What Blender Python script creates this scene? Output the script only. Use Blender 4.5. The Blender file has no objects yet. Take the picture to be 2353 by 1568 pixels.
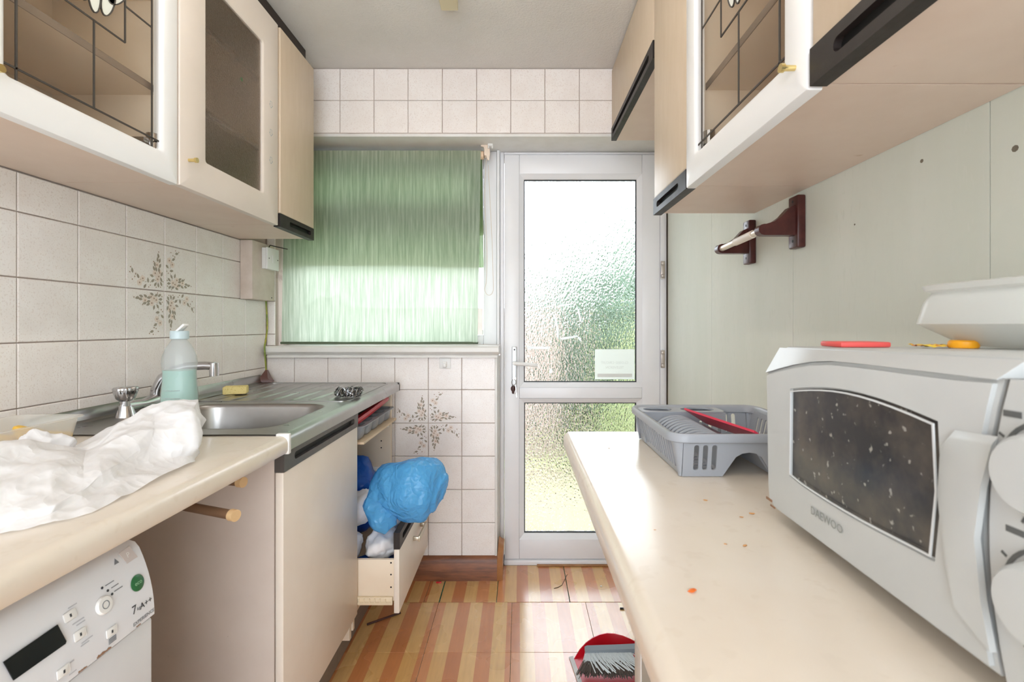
import bpy, bmesh, math, random
from mathutils import Matrix, Vector
random.seed(7)
PI = math.pi
SC = bpy.context.scene
COL = SC.collection

# ------------------------------------------------------------------ camera, sky, exposure
FPX, VX, VY, CH = 1100.0, 1193.0, 748.0, 1.155      # focal length, vanishing point (2353x1568), eye height
cam_d = bpy.data.cameras.new('camera')
cam = bpy.data.objects.new('camera', cam_d); COL.objects.link(cam)
cam.location = (0, 0, CH); cam.rotation_euler = (PI/2, 0, 0)
cam_d.sensor_width = 36.0; cam_d.lens = 36.0*FPX/2353.0
cam_d.shift_x = -(VX-1176.5)/2353.0; cam_d.shift_y = -(784-VY)/2353.0
cam_d.clip_start = 0.02
cam_d.dof.use_dof = True; cam_d.dof.focus_distance = 1.9; cam_d.dof.aperture_fstop = 10.0
SC.camera = cam
world = bpy.data.worlds.new('overcast_sky'); SC.world = world
world.use_nodes = True
bg = world.node_tree.nodes['Background']
bg.inputs[0].default_value = (0.87, 0.935, 1.0, 1); bg.inputs[1].default_value = 4.8
SC.view_settings.view_transform = 'Standard'; SC.view_settings.look = 'None'
SC.view_settings.exposure = 0.36; SC.view_settings.gamma = 1.0
SC.view_settings.use_curve_mapping = False
SC.cycles.use_denoising = True
SC.cycles.adaptive_threshold = 0.06; SC.cycles.diffuse_bounces = 5; SC.cycles.max_bounces = 11; SC.cycles.transparent_max_bounces = 16
SC.cycles.sample_clamp_indirect = 8.0

XL, XR, YB, YU, YD, HC = -1.151, 0.715, 2.18, 2.125, 2.32, 2.297
YREAR = -1.3

# ------------------------------------------------------------------ helpers
def lin(c):
    c = c/255.0
    return c/12.92 if c <= 0.04045 else ((c+0.055)/1.055)**2.4
def C(r, g, b): return (lin(r), lin(g), lin(b), 1)

def pmat(name, base, rough=0.5, metal=0.0, var=None, bump=None, stretch=(1,1,1), coat=0.0, trans=0.0,
         ior=1.45, coord='pos', spec=None, emit=None, speck=None, rvar=None, sss=0.0, alpha=1.0):
    m = bpy.data.materials.new(name); m.use_nodes = True
    nt = m.node_tree; N = nt.nodes; L = nt.links
    p = N['Principled BSDF']
    p.inputs['Base Color'].default_value = base
    p.inputs['Roughness'].default_value = rough
    p.inputs['Metallic'].default_value = metal
    p.inputs['Coat Weight'].default_value = coat
    p.inputs['Coat Roughness'].default_value = 0.12
    p.inputs['Transmission Weight'].default_value = trans
    p.inputs['IOR'].default_value = ior
    p.inputs['Alpha'].default_value = alpha
    if sss:
        p.inputs['Subsurface Weight'].default_value = sss
        p.inputs['Subsurface Radius'].default_value = (0.02, 0.02, 0.02)
    if spec is not None: p.inputs['Specular IOR Level'].default_value = spec
    if emit:
        p.inputs['Emission Color'].default_value = emit[0]; p.inputs['Emission Strength'].default_value = emit[1]
    if var or bump or speck or rvar:
        if coord == 'pos':
            g = N.new('ShaderNodeNewGeometry'); src = g.outputs['Position']
        else:
            g = N.new('ShaderNodeTexCoord'); src = g.outputs['Object']
        mp = N.new('ShaderNodeMapping'); mp.inputs['Scale'].default_value = stretch
        L.new(src, mp.inputs['Vector']); vec = mp.outputs['Vector']
        def noise(scale, detail=4, rough_=0.6):
            n = N.new('ShaderNodeTexNoise'); n.inputs['Scale'].default_value = scale
            n.inputs['Detail'].default_value = detail; n.inputs['Roughness'].default_value = rough_
            L.new(vec, n.inputs['Vector']); return n.outputs['Fac']
        out = None
        if var:
            c2, scale, lo, hi = var
            r = N.new('ShaderNodeMapRange'); r.inputs[1].default_value = lo; r.inputs[2].default_value = hi
            L.new(noise(scale), r.inputs[0])
            mx = N.new('ShaderNodeMix'); mx.data_type = 'RGBA'
            mx.inputs['A'].default_value = base; mx.inputs['B'].default_value = c2
            L.new(r.outputs[0], mx.inputs['Factor']); out = mx.outputs['Result']
        if speck:
            c3, scale, thr = speck
            r = N.new('ShaderNodeMapRange'); r.inputs[1].default_value = thr; r.inputs[2].default_value = thr+0.06
            L.new(noise(scale, 2, 0.5), r.inputs[0])
            mx = N.new('ShaderNodeMix'); mx.data_type = 'RGBA'
            if out: L.new(out, mx.inputs['A'])
            else: mx.inputs['A'].default_value = base
            mx.inputs['B'].default_value = c3
            L.new(r.outputs[0], mx.inputs['Factor']); out = mx.outputs['Result']
        if out: L.new(out, p.inputs['Base Color'])
        if rvar:
            r = N.new('ShaderNodeMapRange'); r.inputs[3].default_value = rvar[1]; r.inputs[4].default_value = rvar[2]
            L.new(noise(rvar[0]), r.inputs[0]); L.new(r.outputs[0], p.inputs['Roughness'])
        if bump:
            b = N.new('ShaderNodeBump'); b.inputs['Strength'].default_value = bump[1]; b.inputs['Distance'].default_value = bump[2]
            L.new(noise(bump[0]), b.inputs['Height']); L.new(b.outputs[0], p.inputs['Normal'])
    return m

def smooth(me, ang=35):
    if not me.polygons: return
    me.polygons.foreach_set('use_smooth', [True]*len(me.polygons))
    try: me.set_sharp_from_angle(angle=math.radians(ang))
    except Exception: pass

WLOC = {}
def obj(name, bm, mat, parent=None, sm=35, local=False, keep=False):
    """one mesh object; geometry comes in world coordinates (or the parent's own, local=True); origin moves to its base centre"""
    me = bpy.data.meshes.new(name)
    bmesh.ops.recalc_face_normals(bm, faces=bm.faces[:])
    if keep: c = Vector((0, 0, 0))
    else:
        xs = [v.co.x for v in bm.verts]; ys = [v.co.y for v in bm.verts]; zs = [v.co.z for v in bm.verts]
        c = Vector(((min(xs)+max(xs))/2, (min(ys)+max(ys))/2, min(zs)))
        bmesh.ops.translate(bm, verts=bm.verts[:], vec=-c)
    bm.to_mesh(me); bm.free()
    if sm: smooth(me, sm)
    for m in (mat if isinstance(mat, (list, tuple)) else [mat]): me.materials.append(m)
    o = bpy.data.objects.new(name, me); COL.objects.link(o)
    if parent is not None:
        o.parent = parent
        o.location = c if local else c - WLOC[parent.name]
        WLOC[o.name] = c if not local else Vector((0, 0, 0))
        if local: WLOC[o.name] = c
    else:
        o.location = c; WLOC[o.name] = c
    return o
def sub(name, bm, mat, parent, sm=35, local=False):
    return obj(name, bm, mat, parent, sm, local)
def tag(o, label=None, cat=None, group=None, kind=None):
    if label: o['label'] = label
    if cat: o['category'] = cat
    if group: o['group'] = group
    if kind: o['kind'] = kind
    return o
def thing(name, loc, label=None, cat=None, group=None, kind=None, rot=None):
    o = bpy.data.objects.new(name, None); COL.objects.link(o); o.location = loc
    o.empty_display_size = 0.05
    if rot: o.rotation_euler = rot
    WLOC[o.name] = Vector(loc)
    return tag(o, label, cat, group, kind)
def share(o, loc, parent=None):
    """a copy that shares mesh data, at world position loc"""
    c = o.copy(); COL.objects.link(c); c.parent = parent
    c.location = Vector(loc) - (WLOC[parent.name] if parent else Vector((0, 0, 0)))
    WLOC[c.name] = Vector(loc)
    return c

def B(): return bmesh.new()
def join(bm, t, M=None, mi=0):
    if M is not None: bmesh.ops.transform(t, matrix=M, verts=t.verts[:])
    me = bpy.data.meshes.new('tmp')
    if mi:
        for f in t.faces: f.material_index = mi
    t.to_mesh(me); t.free(); bm.from_mesh(me); bpy.data.meshes.remove(me)
def box(bm, x0, x1, y0, y1, z0, z1, bev=0.0, seg=2, M=None, mi=0):
    t = B()
    bmesh.ops.create_cube(t, size=1.0)
    bmesh.ops.scale(t, vec=(abs(x1-x0), abs(y1-y0), abs(z1-z0)), verts=t.verts[:])
    bmesh.ops.translate(t, vec=((x0+x1)/2, (y0+y1)/2, (z0+z1)/2), verts=t.verts[:])
    if bev: bmesh.ops.bevel(t, geom=t.edges[:], offset=bev, segments=seg, affect='EDGES', profile=0.5)
    join(bm, t, M, mi); return bm
def bx(*a, **k): return box(B(), *a, **k)
def cyl(bm, p0, p1, r0, r1=None, n=20, mi=0, caps=True):
    p0 = Vector(p0); p1 = Vector(p1); r1 = r0 if r1 is None else r1
    d = p1-p0; t = B()
    bmesh.ops.create_cone(t, cap_ends=caps, segments=n, radius1=r0, radius2=r1, depth=d.length)
    M = Matrix.Translation((p0+p1)/2) @ d.to_track_quat('Z', 'Y').to_matrix().to_4x4()
    join(bm, t, M, mi); return bm
def tube(bm, pts, r, n=10, closed=False, mi=0):
    pts = [Vector(p) for p in pts]; k = len(pts); t = B(); rings = []
    rad = r if isinstance(r, (list, tuple)) else [r]*k
    prev = None
    for i, p in enumerate(pts):
        a = pts[(i-1) % k] if (closed or i > 0) else p
        b = pts[(i+1) % k] if (closed or i < k-1) else p
        d = (b-a).normalized()
        if prev is None:
            up = Vector((0, 0, 1)) if abs(d.z) < 0.9 else Vector((1, 0, 0))
            u = d.cross(up).normalized()
        else:
            u = (prev - d*prev.dot(d)).normalized()
        prev = u; w = d.cross(u)
        rings.append([t.verts.new(p + (u*math.cos(2*PI*j/n) + w*math.sin(2*PI*j/n))*rad[i]) for j in range(n)])
    m = k if closed else k-1
    for i in range(m):
        A = rings[i]; Bq = rings[(i+1) % k]
        for j in range(n): t.faces.new((A[j], A[(j+1) % n], Bq[(j+1) % n], Bq[j]))
    if not closed:
        t.faces.new(rings[0][::-1]); t.faces.new(rings[-1])
    join(bm, t, None, mi); return bm
def lathe(bm, prof, n=28, M=None, mi=0, sx=1.0, sy=1.0):
    t = B(); rings = []
    for r, z in prof:
        if r < 1e-5: rings.append([t.verts.new((0, 0, z))])
        else: rings.append([t.verts.new((r*sx*math.cos(2*PI*j/n), r*sy*math.sin(2*PI*j/n), z)) for j in range(n)])
    for A, Bq in zip(rings, rings[1:]):
        for j in range(n):
            if len(A) == 1 and len(Bq) == 1: break
            if len(A) == 1: t.faces.new((A[0], Bq[j], Bq[(j+1) % n]))
            elif len(Bq) == 1: t.faces.new((A[j], A[(j+1) % n], Bq[0]))
            else: t.faces.new((A[j], A[(j+1) % n], Bq[(j+1) % n], Bq[j]))
    join(bm, t, M, mi); return bm
def rrect(a0, a1, b0, b1, r, n=5):
    out = []
    for cx, cy, s in ((a1-r, b0+r, -PI/2), (a1-r, b1-r, 0), (a0+r, b1-r, PI/2), (a0+r, b0+r, PI)):
        for i in range(n+1):
            q = s + PI/2*i/n; out.append((cx+r*math.cos(q), cy+r*math.sin(q)))
    return out
def plate(bm, outer, holes, T, M=None, mi=0):
    """flat plate with holes in the local a,b plane, thickness T along +c"""
    t = B(); edges = []
    for loop in [outer]+list(holes):
        vs = [t.verts.new((p[0], p[1], 0)) for p in loop]
        edges += [t.edges.new((vs[i], vs[(i+1) % len(vs)])) for i in range(len(vs))]
    r = bmesh.ops.triangle_fill(t, use_beauty=True, use_dissolve=False, edges=edges)
    if T:
        e = bmesh.ops.extrude_face_region(t, geom=t.faces[:])
        bmesh.ops.translate(t, vec=(0, 0, T), verts=[g for g in e['geom'] if isinstance(g, bmesh.types.BMVert)])
    bmesh.ops.recalc_face_normals(t, faces=t.faces[:])
    join(bm, t, M, mi); return bm
def frame_of(o, a, b):
    """matrix: local a,b,c axes -> world, c = a x b"""
    a = Vector(a).normalized(); b = Vector(b).normalized(); c = a.cross(b); o = Vector(o)
    return Matrix(((a.x, b.x, c.x, o.x), (a.y, b.y, c.y, o.y), (a.z, b.z, c.z, o.z), (0, 0, 0, 1)))
def loft(bm, loops, cap0=True, cap1=True, mi=0):
    t = B(); R = [[t.verts.new(p) for p in lp] for lp in loops]; n = len(R[0])
    for A, Bq in zip(R, R[1:]):
        for j in range(n): t.faces.new((A[j], A[(j+1) % n], Bq[(j+1) % n], Bq[j]))
    if cap0: t.faces.new(R[0][::-1])
    if cap1: t.faces.new(R[-1])
    join(bm, t, None, mi); return bm
def extrude_profile(bm, prof, axis_from, axis_to, place, mi=0):
    """prof: list of 2D points; place(p, s) -> 3D"""
    return loft(bm, [[place(p, axis_from) for p in prof], [place(p, axis_to) for p in prof]], mi=mi)
def text_bm(bm, s, size, M, mi=0, align='CENTER', ext=0.0001, sx=1.0):
    cu = bpy.data.curves.new('t', 'FONT'); cu.body = s; cu.size = size; cu.align_x = align; cu.align_y = 'CENTER'
    cu.extrude = ext; cu.resolution_u = 2
    to = bpy.data.objects.new('t', cu); COL.objects.link(to)
    me = bpy.data.meshes.new_from_object(to.evaluated_get(bpy.context.evaluated_depsgraph_get()))
    t = B(); t.from_mesh(me); bpy.data.objects.remove(to); bpy.data.curves.remove(cu); bpy.data.meshes.remove(me)
    bmesh.ops.scale(t, vec=(sx, 1, 1), verts=t.verts[:])
    join(bm, t, M, mi); return bm
def at(x, y, Y): return Vector(((x-VX)*Y/FPX, Y, CH-(y-VY)*Y/FPX))
# ------------------------------------------------------------------ materials
M_tile = pmat('glazed_tile', C(242, 236, 232), 0.22, var=(C(237, 229, 224), 14, .35, .7), speck=(C(230, 220, 214), 260, .58), bump=(220, .12, .002), coat=.2)
M_grout = pmat('grout', C(190, 174, 165), 0.9, var=(C(140, 120, 110), 9, .55, .75))
M_print_leaf = pmat('print_leaf', C(160, 148, 132), 0.35)
M_print_petal = pmat('print_petal', C(227, 211, 199), 0.35)
M_print_dot = pmat('print_dot', C(166, 138, 118), 0.35)
M_wallp = pmat('pale_green_wallpaper', C(222, 224, 214), 0.75, var=(C(213, 217, 205), 5, .3, .7), speck=(C(216, 219, 208), 120, .6), bump=(110, .18, .0015), stretch=(1, 1, .2))
M_wallback = pmat('bare_wall', C(120, 112, 98), 0.9)
M_ceil = pmat('stippled_ceiling', C(228, 225, 221), 0.9, var=(C(219, 216, 212), 3, .3, .7), bump=(120, .55, .006))
M_lam = pmat('beige_linen_laminate', C(208, 190, 168), 0.42, var=(C(202, 183, 159), 40, .3, .7), stretch=(1, 1, .2), bump=(300, .05, .001))
M_lamunder = pmat('beige_board', C(226, 206, 190), 0.38, var=(C(219, 197, 180), 6, .35, .7), speck=(C(190, 152, 122), 17, .75))
M_carc = pmat('cream_carcass_board', C(236, 220, 198), 0.5, var=(C(230, 212, 188), 8, .3, .7))
M_white = pmat('white_painted_door', C(236, 236, 236), 0.28)
M_cream = pmat('pinkish_cream_door', C(223, 212, 202), 0.38, var=(C(217, 206, 195), 5, .3, .7))
M_pink = pmat('pale_pinkish_panel', C(212, 199, 188), 0.45, var=(C(205, 191, 180), 7, .3, .7), speck=(C(170, 150, 138), 130, .74))
M_lightlam = pmat('pale_cream_front', C(233, 222, 209), 0.36, var=(C(228, 215, 201), 7, .3, .7))
M_edge = pmat('cream_edge', C(224, 206, 176), 0.4)
M_dark = pmat('dark_brown_plastic', C(40, 33, 31), 0.42, rvar=(40, .36, .55))
M_black = pmat('black_void', C(14, 12, 11), 0.6)
M_cornice = pmat('dark_wood_cornice', C(48, 38, 32), 0.55)
M_work = pmat('mottled_cream_worktop', C(227, 217, 203), 0.2, var=(C(222, 209, 192), 7, .3, .75), speck=(C(222, 210, 194), 45, .6), rvar=(5, .16, .28), coat=.2)
M_steel = pmat('brushed_steel', C(178, 176, 174), 0.3, 1.0, var=(C(160, 157, 154), 5, .3, .7), rvar=(7, .2, .4))
M_chrome = pmat('chrome', C(205, 205, 208), 0.09, 1.0)
M_upvc = pmat('white_upvc', C(238, 238, 241), 0.25, var=(C(233, 233, 236), 3, .3, .7))
M_wpaint = pmat('white_gloss_paint', C(230, 228, 224), 0.3, var=(C(222, 219, 213), 9, .4, .7))
M_gasket = pmat('black_rubber_gasket', C(40, 44, 50), 0.6)
M_brownskirt = pmat('brown_varnished_skirting', C(142, 88, 56), 0.35, var=(C(104, 60, 36), 22, .35, .65), stretch=(.35, 1, 2.5))
M_brownskirt2 = pmat('pale_brown_skirting', C(176, 124, 80), 0.35, var=(C(150, 98, 58), 12, .35, .7))
M_green = pmat('green_underlay', C(40, 84, 66), 0.95, speck=(C(120, 150, 130), 150, .62))
M_lampbody = pmat('cream_lamp_body', C(232, 222, 190), 0.5)
M_tube = pmat('fluorescent_tube', (1, 1, 1, 1), 0.4, emit=((1.0, 0.97, 0.92, 1), 18))
M_plasticw = pmat('white_plastic', C(234, 233, 230), 0.35)
M_gold = pmat('brass', C(226, 204, 140), 0.22, 1.0)
M_lead = pmat('lead_strip', C(66, 60, 54), 0.5)
M_petal = pmat('frosted_petal_glass', C(226, 228, 220), 0.4)
M_red = pmat('red_plastic', C(205, 22, 40), 0.3)

def floor_mat():
    m = bpy.data.materials.new('striped_wood_vinyl'); m.use_nodes = True
    nt = m.node_tree; N = nt.nodes; L = nt.links; p = N['Principled BSDF']
    tc = N.new('ShaderNodeTexCoord'); sx = N.new('ShaderNodeSeparateXYZ'); L.new(tc.outputs['Object'], sx.inputs[0])
    inf = N.new('ShaderNodeObjectInfo')
    a = N.new('ShaderNodeMath'); a.operation = 'ADD'; a.inputs[1].default_value = 5.1525
    L.new(sx.outputs['X'], a.inputs[0])
    d = N.new('ShaderNodeMath'); d.operation = 'DIVIDE'; d.inputs[1].default_value = 0.05083; L.new(a.outputs[0], d.inputs[0])
    f = N.new('ShaderNodeMath'); f.operation = 'FLOOR'; L.new(d.outputs[0], f.inputs[0])
    md = N.new('ShaderNodeMath'); md.operation = 'MODULO'; md.inputs[1].default_value = 2; L.new(f.outputs[0], md.inputs[0])
    ad = N.new('ShaderNodeMath'); ad.operation = 'ADD'; L.new(f.outputs[0], ad.inputs[0]); L.new(inf.outputs['Random'], ad.inputs[1])
    wn = N.new('ShaderNodeTexWhiteNoise'); wn.noise_dimensions = '1D'; L.new(ad.outputs[0], wn.inputs['W'])
    mp = N.new('ShaderNodeMapping'); mp.inputs['Scale'].default_value = (1, .12, 1)
    g = N.new('ShaderNodeNewGeometry'); L.new(g.outputs['Position'], mp.inputs[0])
    nz = N.new('ShaderNodeTexNoise'); nz.inputs['Scale'].default_value = 90; nz.inputs['Detail'].default_value = 6; L.new(mp.outputs[0], nz.inputs['Vector'])
    def mixc(fac, A, Bc):
        mx = N.new('ShaderNodeMix'); mx.data_type = 'RGBA'
        if hasattr(A, 'type'): L.new(A, mx.inputs['A'])
        else: mx.inputs['A'].default_value = A
        if hasattr(Bc, 'type'): L.new(Bc, mx.inputs['B'])
        else: mx.inputs['B'].default_value = Bc
        L.new(fac, mx.inputs['Factor']); return mx.outputs['Result']
    dark = mixc(wn.outputs['Value'], C(190, 116, 66), C(212, 144, 94))
    light = mixc(wn.outputs['Value'], C(216, 168, 102), C(228, 188, 126))
    base = mixc(md.outputs[0], dark, light)
    r = N.new('ShaderNodeMapRange'); r.inputs[1].default_value = .35; r.inputs[2].default_value = .75; r.inputs[4].default_value = .2
    L.new(nz.outputs['Fac'], r.inputs[0])
    c = mixc(r.outputs[0], base, C(140, 84, 46))
    L.new(c, p.inputs['Base Color'])
    rr = N.new('ShaderNodeMapRange'); rr.inputs[3].default_value = .2; rr.inputs[4].default_value = .36
    nz2 = N.new('ShaderNodeTexNoise'); nz2.inputs['Scale'].default_value = 6; L.new(g.outputs['Position'], nz2.inputs['Vector'])
    L.new(nz2.outputs['Fac'], rr.inputs[0]); L.new(rr.outputs[0], p.inputs['Roughness'])
    b = N.new('ShaderNodeBump'); b.inputs['Strength'].default_value = .08; b.inputs['Distance'].default_value = .001
    L.new(nz.outputs['Fac'], b.inputs['Height']); L.new(b.outputs[0], p.inputs['Normal'])
    p.inputs['Coat Weight'].default_value = 1.0; p.inputs['Coat Roughness'].default_value = .17; p.inputs['Specular IOR Level'].default_value = .8
    return m
M_floor = floor_mat()

def glass_mat(name, color, rough, ior, bscale=None, bstr=0.0, bdist=0.002, kind='cells', clear=0.0, stretch=(1, 1, 1)):
    """architectural glass: refraction + fresnel reflection, optional relief"""
    m = bpy.data.materials.new(name); m.use_nodes = True
    nt = m.node_tree; N = nt.nodes; L = nt.links
    N.remove(N['Principled BSDF']); out = N['Material Output']
    gl = N.new('ShaderNodeBsdfGlass'); gl.inputs['Color'].default_value = color
    gl.inputs['Roughness'].default_value = rough; gl.inputs['IOR'].default_value = ior
    sh = gl.outputs[0]
    if bscale:
        g = N.new('ShaderNodeNewGeometry'); mp = N.new('ShaderNodeMapping'); mp.inputs['Scale'].default_value = stretch
        L.new(g.outputs['Position'], mp.inputs[0])
        if kind == 'cells':
            v = N.new('ShaderNodeTexVoronoi'); v.distance = 'CHEBYCHEV'; v.feature = 'F1'
            v.inputs['Scale'].default_value = bscale; v.inputs['Randomness'].default_value = .9
            L.new(mp.outputs[0], v.inputs['Vector']); h = v.outputs['Distance']
            n2 = N.new('ShaderNodeTexNoise'); n2.inputs['Scale'].default_value = bscale*.45; L.new(mp.outputs[0], n2.inputs['Vector'])
            ad = N.new('ShaderNodeMath'); ad.operation = 'ADD'; L.new(h, ad.inputs[0]); L.new(n2.outputs['Fac'], ad.inputs[1]); h = ad.outputs[0]
        else:
            v = N.new('ShaderNodeTexNoise'); v.inputs['Scale'].default_value = bscale; v.inputs['Detail'].default_value = 2
            L.new(mp.outputs[0], v.inputs['Vector']); h = v.outputs['Fac']
        b = N.new('ShaderNodeBump'); b.inputs['Strength'].default_value = bstr; b.inputs['Distance'].default_value = bdist
        L.new(h, b.inputs['Height']); L.new(b.outputs[0], gl.inputs['Normal'])
    if clear:
        tr = N.new('ShaderNodeBsdfTransparent'); tr.inputs[0].default_value = color
        mx = N.new('ShaderNodeMixShader'); mx.inputs[0].default_value = clear
        L.new(sh, mx.inputs[1]); L.new(tr.outputs[0], mx.inputs[2]); sh = mx.outputs[0]
    L.new(sh, out.inputs['Surface'])
    return m
def thin_mat(name, color, rough, opac, tint=(1, 1, 1, 1), trl=0.0):
    """thin plastic or cabinet glass: transparent + diffuse/gloss film"""
    m = bpy.data.materials.new(name); m.use_nodes = True
    nt = m.node_tree; N = nt.nodes; L = nt.links; p = N['Principled BSDF']; out = N['Material Output']
    p.inputs['Base Color'].default_value = color; p.inputs['Roughness'].default_value = rough
    tr = N.new('ShaderNodeBsdfTransparent'); tr.inputs[0].default_value = tint
    mx = N.new('ShaderNodeMixShader'); mx.inputs[0].default_value = opac
    s = p.outputs[0]
    if trl:
        tl = N.new('ShaderNodeBsdfTranslucent'); tl.inputs[0].default_value = color
        m2 = N.new('ShaderNodeMixShader'); m2.inputs[0].default_value = trl
        L.new(s, m2.inputs[1]); L.new(tl.outputs[0], m2.inputs[2]); s = m2.outputs[0]
    L.new(tr.outputs[0], mx.inputs[1]); L.new(s, mx.inputs[2]); L.new(mx.outputs[0], out.inputs['Surface'])
    return m
M_obscure = glass_mat('obscure_rain_glass', (.98, .99, .99, 1), 0.0, 1.45, 84, .8, .004, clear=0.0, stretch=(1.25, 1, .8))
M_clear = thin_mat('window_glass', (.9, .95, .95, 1), 0.02, .08)
M_cabglass = thin_mat('cabinet_glass', (.3, .29, .27, 1), 0.04, .07, (.97, .96, .94, 1))
M_reeded = glass_mat('dimpled_cabinet_glass', (.86, .83, .79, 1), .12, 1.45, 330, .5, .0012, kind='cells', clear=.3)

def blind_mat(name, dens, c0, c1, c2, trl):
    m = bpy.data.materials.new(name); m.use_nodes = True
    nt = m.node_tree; N = nt.nodes; L = nt.links; N.remove(N['Principled BSDF']); out = N['Material Output']
    g = N.new('ShaderNodeNewGeometry'); mp = N.new('ShaderNodeMapping'); mp.inputs['Scale'].default_value = (1, 0, .04)
    L.new(g.outputs['Position'], mp.inputs[0])
    n = N.new('ShaderNodeTexNoise'); n.inputs['Scale'].default_value = 105; n.inputs['Detail'].default_value = 7; n.inputs['Roughness'].default_value = .65; L.new(mp.outputs[0], n.inputs['Vector'])
    r = N.new('ShaderNodeValToRGB'); cr = r.color_ramp
    cr.elements[0].position = .32; cr.elements[0].color = C(*c0)
    cr.elements[1].position = .7; cr.elements[1].color = C(*c2)
    e = cr.elements.new(.5); e.color = C(*c1)
    L.new(n.outputs['Fac'], r.inputs[0])
    df = N.new('ShaderNodeBsdfDiffuse'); tl = N.new('ShaderNodeBsdfTranslucent')
    L.new(r.outputs[0], df.inputs[0]); L.new(r.outputs[0], tl.inputs[0])
    mx = N.new('ShaderNodeMixShader'); mx.inputs[0].default_value = trl
    L.new(df.outputs[0], mx.inputs[1]); L.new(tl.outputs[0], mx.inputs[2])
    tr = N.new('ShaderNodeBsdfTransparent'); tr.inputs[0].default_value = (.8, .88, .76, 1)
    m2 = N.new('ShaderNodeMixShader'); m2.inputs[0].default_value = dens
    L.new(tr.outputs[0], m2.inputs[1]); L.new(mx.outputs[0], m2.inputs[2]); L.new(m2.outputs[0], out.inputs['Surface'])
    return m
M_blind = blind_mat('green_striped_blind_fabric', .972, (158, 174, 152), (186, 199, 180), (218, 226, 212), .57)
M_blind2 = blind_mat('deeper_green_blind_fabric', .965, (96, 120, 80), (126, 150, 108), (172, 190, 154), .62)

# ------------------------------------------------------------------ outside, seen through the door glass
M_lawn = pmat('lawn_grass', C(170, 172, 128), 0.9, var=(C(150, 158, 108), 4, .3, .7))
M_slab = pmat('patio_slab', C(164, 156, 134), 0.85, var=(C(146, 138, 112), 5, .3, .7))
M_hedge = pmat('hedge_leaves', C(100, 116, 98), 0.8, var=(C(70, 92, 72), 6, .3, .7))
M_hedge2 = pmat('yellow_green_shrub', C(150, 156, 112), 0.8, var=(C(120, 134, 88), 6, .3, .7))
M_fence = pmat('weathered_fence_board', C(176, 160, 150), 0.85, var=(C(150, 132, 124), 6, .3, .7))
tag(obj('lawn', bx(-6, 8, 4.2, 14, -.25, -.12), M_lawn), 'pale grass lawn beyond the patio outside the door', 'lawn', kind='structure')
tag(obj('patio_path', bx(-6, 8, YD+.12, 4.2, -.3, -.1), M_slab), 'pale paved patio just outside the glazed door', 'patio', kind='structure')
def bush(name, centres, mat, label, cat, seed):
    rnd = random.Random(seed); bm = B()
    for (x, y, z, r) in centres:
        t = B(); bmesh.ops.create_icosphere(t, subdivisions=4, radius=r)
        for v in t.verts:
            n = v.co.normalized(); v.co += n*rnd.uniform(-.1, .16)*r
            v.co.z *= 1.15
        join(bm, t, Matrix.Translation((x, y, z)))
    return tag(obj(name, bm, mat, sm=0), label, cat)
bush('hedge', [(.2, 5.6, .5, .75), (.9, 5.8, .7, .9), (1.7, 5.6, 1.0, .95), (2.6, 5.7, 1.3, 1.05), (-.5, 5.9, .3, .65), (-1.3, 5.8, .4, .7), (-2.3, 5.8, .5, .8)], M_hedge, 'dark green hedge across the garden seen through the obscure glass', 'hedge', 3)
bush('garden_shrub', [(1.0, 4.0, .25, .32), (1.3, 4.1, .7, .42)], M_hedge2, 'yellow green shrub at the right of the garden behind the glass', 'shrub', 5)
fn = thing('garden_fence', (-1.0, 4.6, -.12), 'weathered board fence at the left of the garden behind the glass', 'fence')
pb = None
for i in range(17):
    x = -1.72 + i*.125
    if pb is None: pb = obj('fence_board', bx(x, x+.118, 4.58, 4.6, -.12, 1.32, .004), M_fence, fn, 0); p0 = WLOC[pb.name].copy()
    else: share(pb, p0+Vector((i*.125, 0, 0)), fn)
for z in (.2, .95): obj('fence_rail', bx(-1.74, .4, 4.6, 4.64, z, z+.07, .004), M_fence, fn, 0)

# ------------------------------------------------------------------ room shell
flo = tag(obj('floor', bx(XL-.1, XR+.1, YREAR, YD+.1, -.06, -.003), M_green, sm=0), kind='structure')
tag(obj('ceiling', bx(XL-.1, XR+.1, YREAR, YD+.2, HC, HC+.1), M_ceil, sm=0), kind='structure')
wl = tag(obj('wall_left', bx(XL-.12, XL-.006, YREAR, YD+.2, 0, HC), M_grout, sm=0), kind='structure')
wr = tag(obj('wall_right', bx(XR+.003, XR+.12, YREAR, YD+.2, 0, HC), M_wallback, sm=0), kind='structure')
bm = B()                                                         # under-window wall, strip left of the window, bulkhead over window and door
box(bm, XL-.006, -.111, YB+.006, YD+.08, 0, 1.03)
box(bm, XL-.006, -1.114, YB+.006, YD+.08, 1.03, 2.01)
box(bm, XL-.006, XR+.003, YU+.006, YD+.2, 2.007, HC)
wb = tag(obj('wall_back', bm, M_grout, sm=0), kind='structure')

# wallpaper drops on the right wall, with open seams
seams = [YREAR, -.36, .185, .727, 1.25, 1.778, YD-.02]
for a, b in zip(seams, seams[1:]):
    obj('wallpaper_strip', bx(XR, XR+.0029, a+.0008, b-.0008, .0, HC-.001), M_wallp, wr, 0)
for (y, z, r) in ((.85, 1.447, .0035), (.69, 1.41, .005), (1.02, 1.37, .002), (1.1, 1.0, .002)):
    obj('nail_hole', cyl(B(), (XR-.0004, y, z), (XR+.001, y, z), r, n=8), M_wallback, wr)

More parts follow.
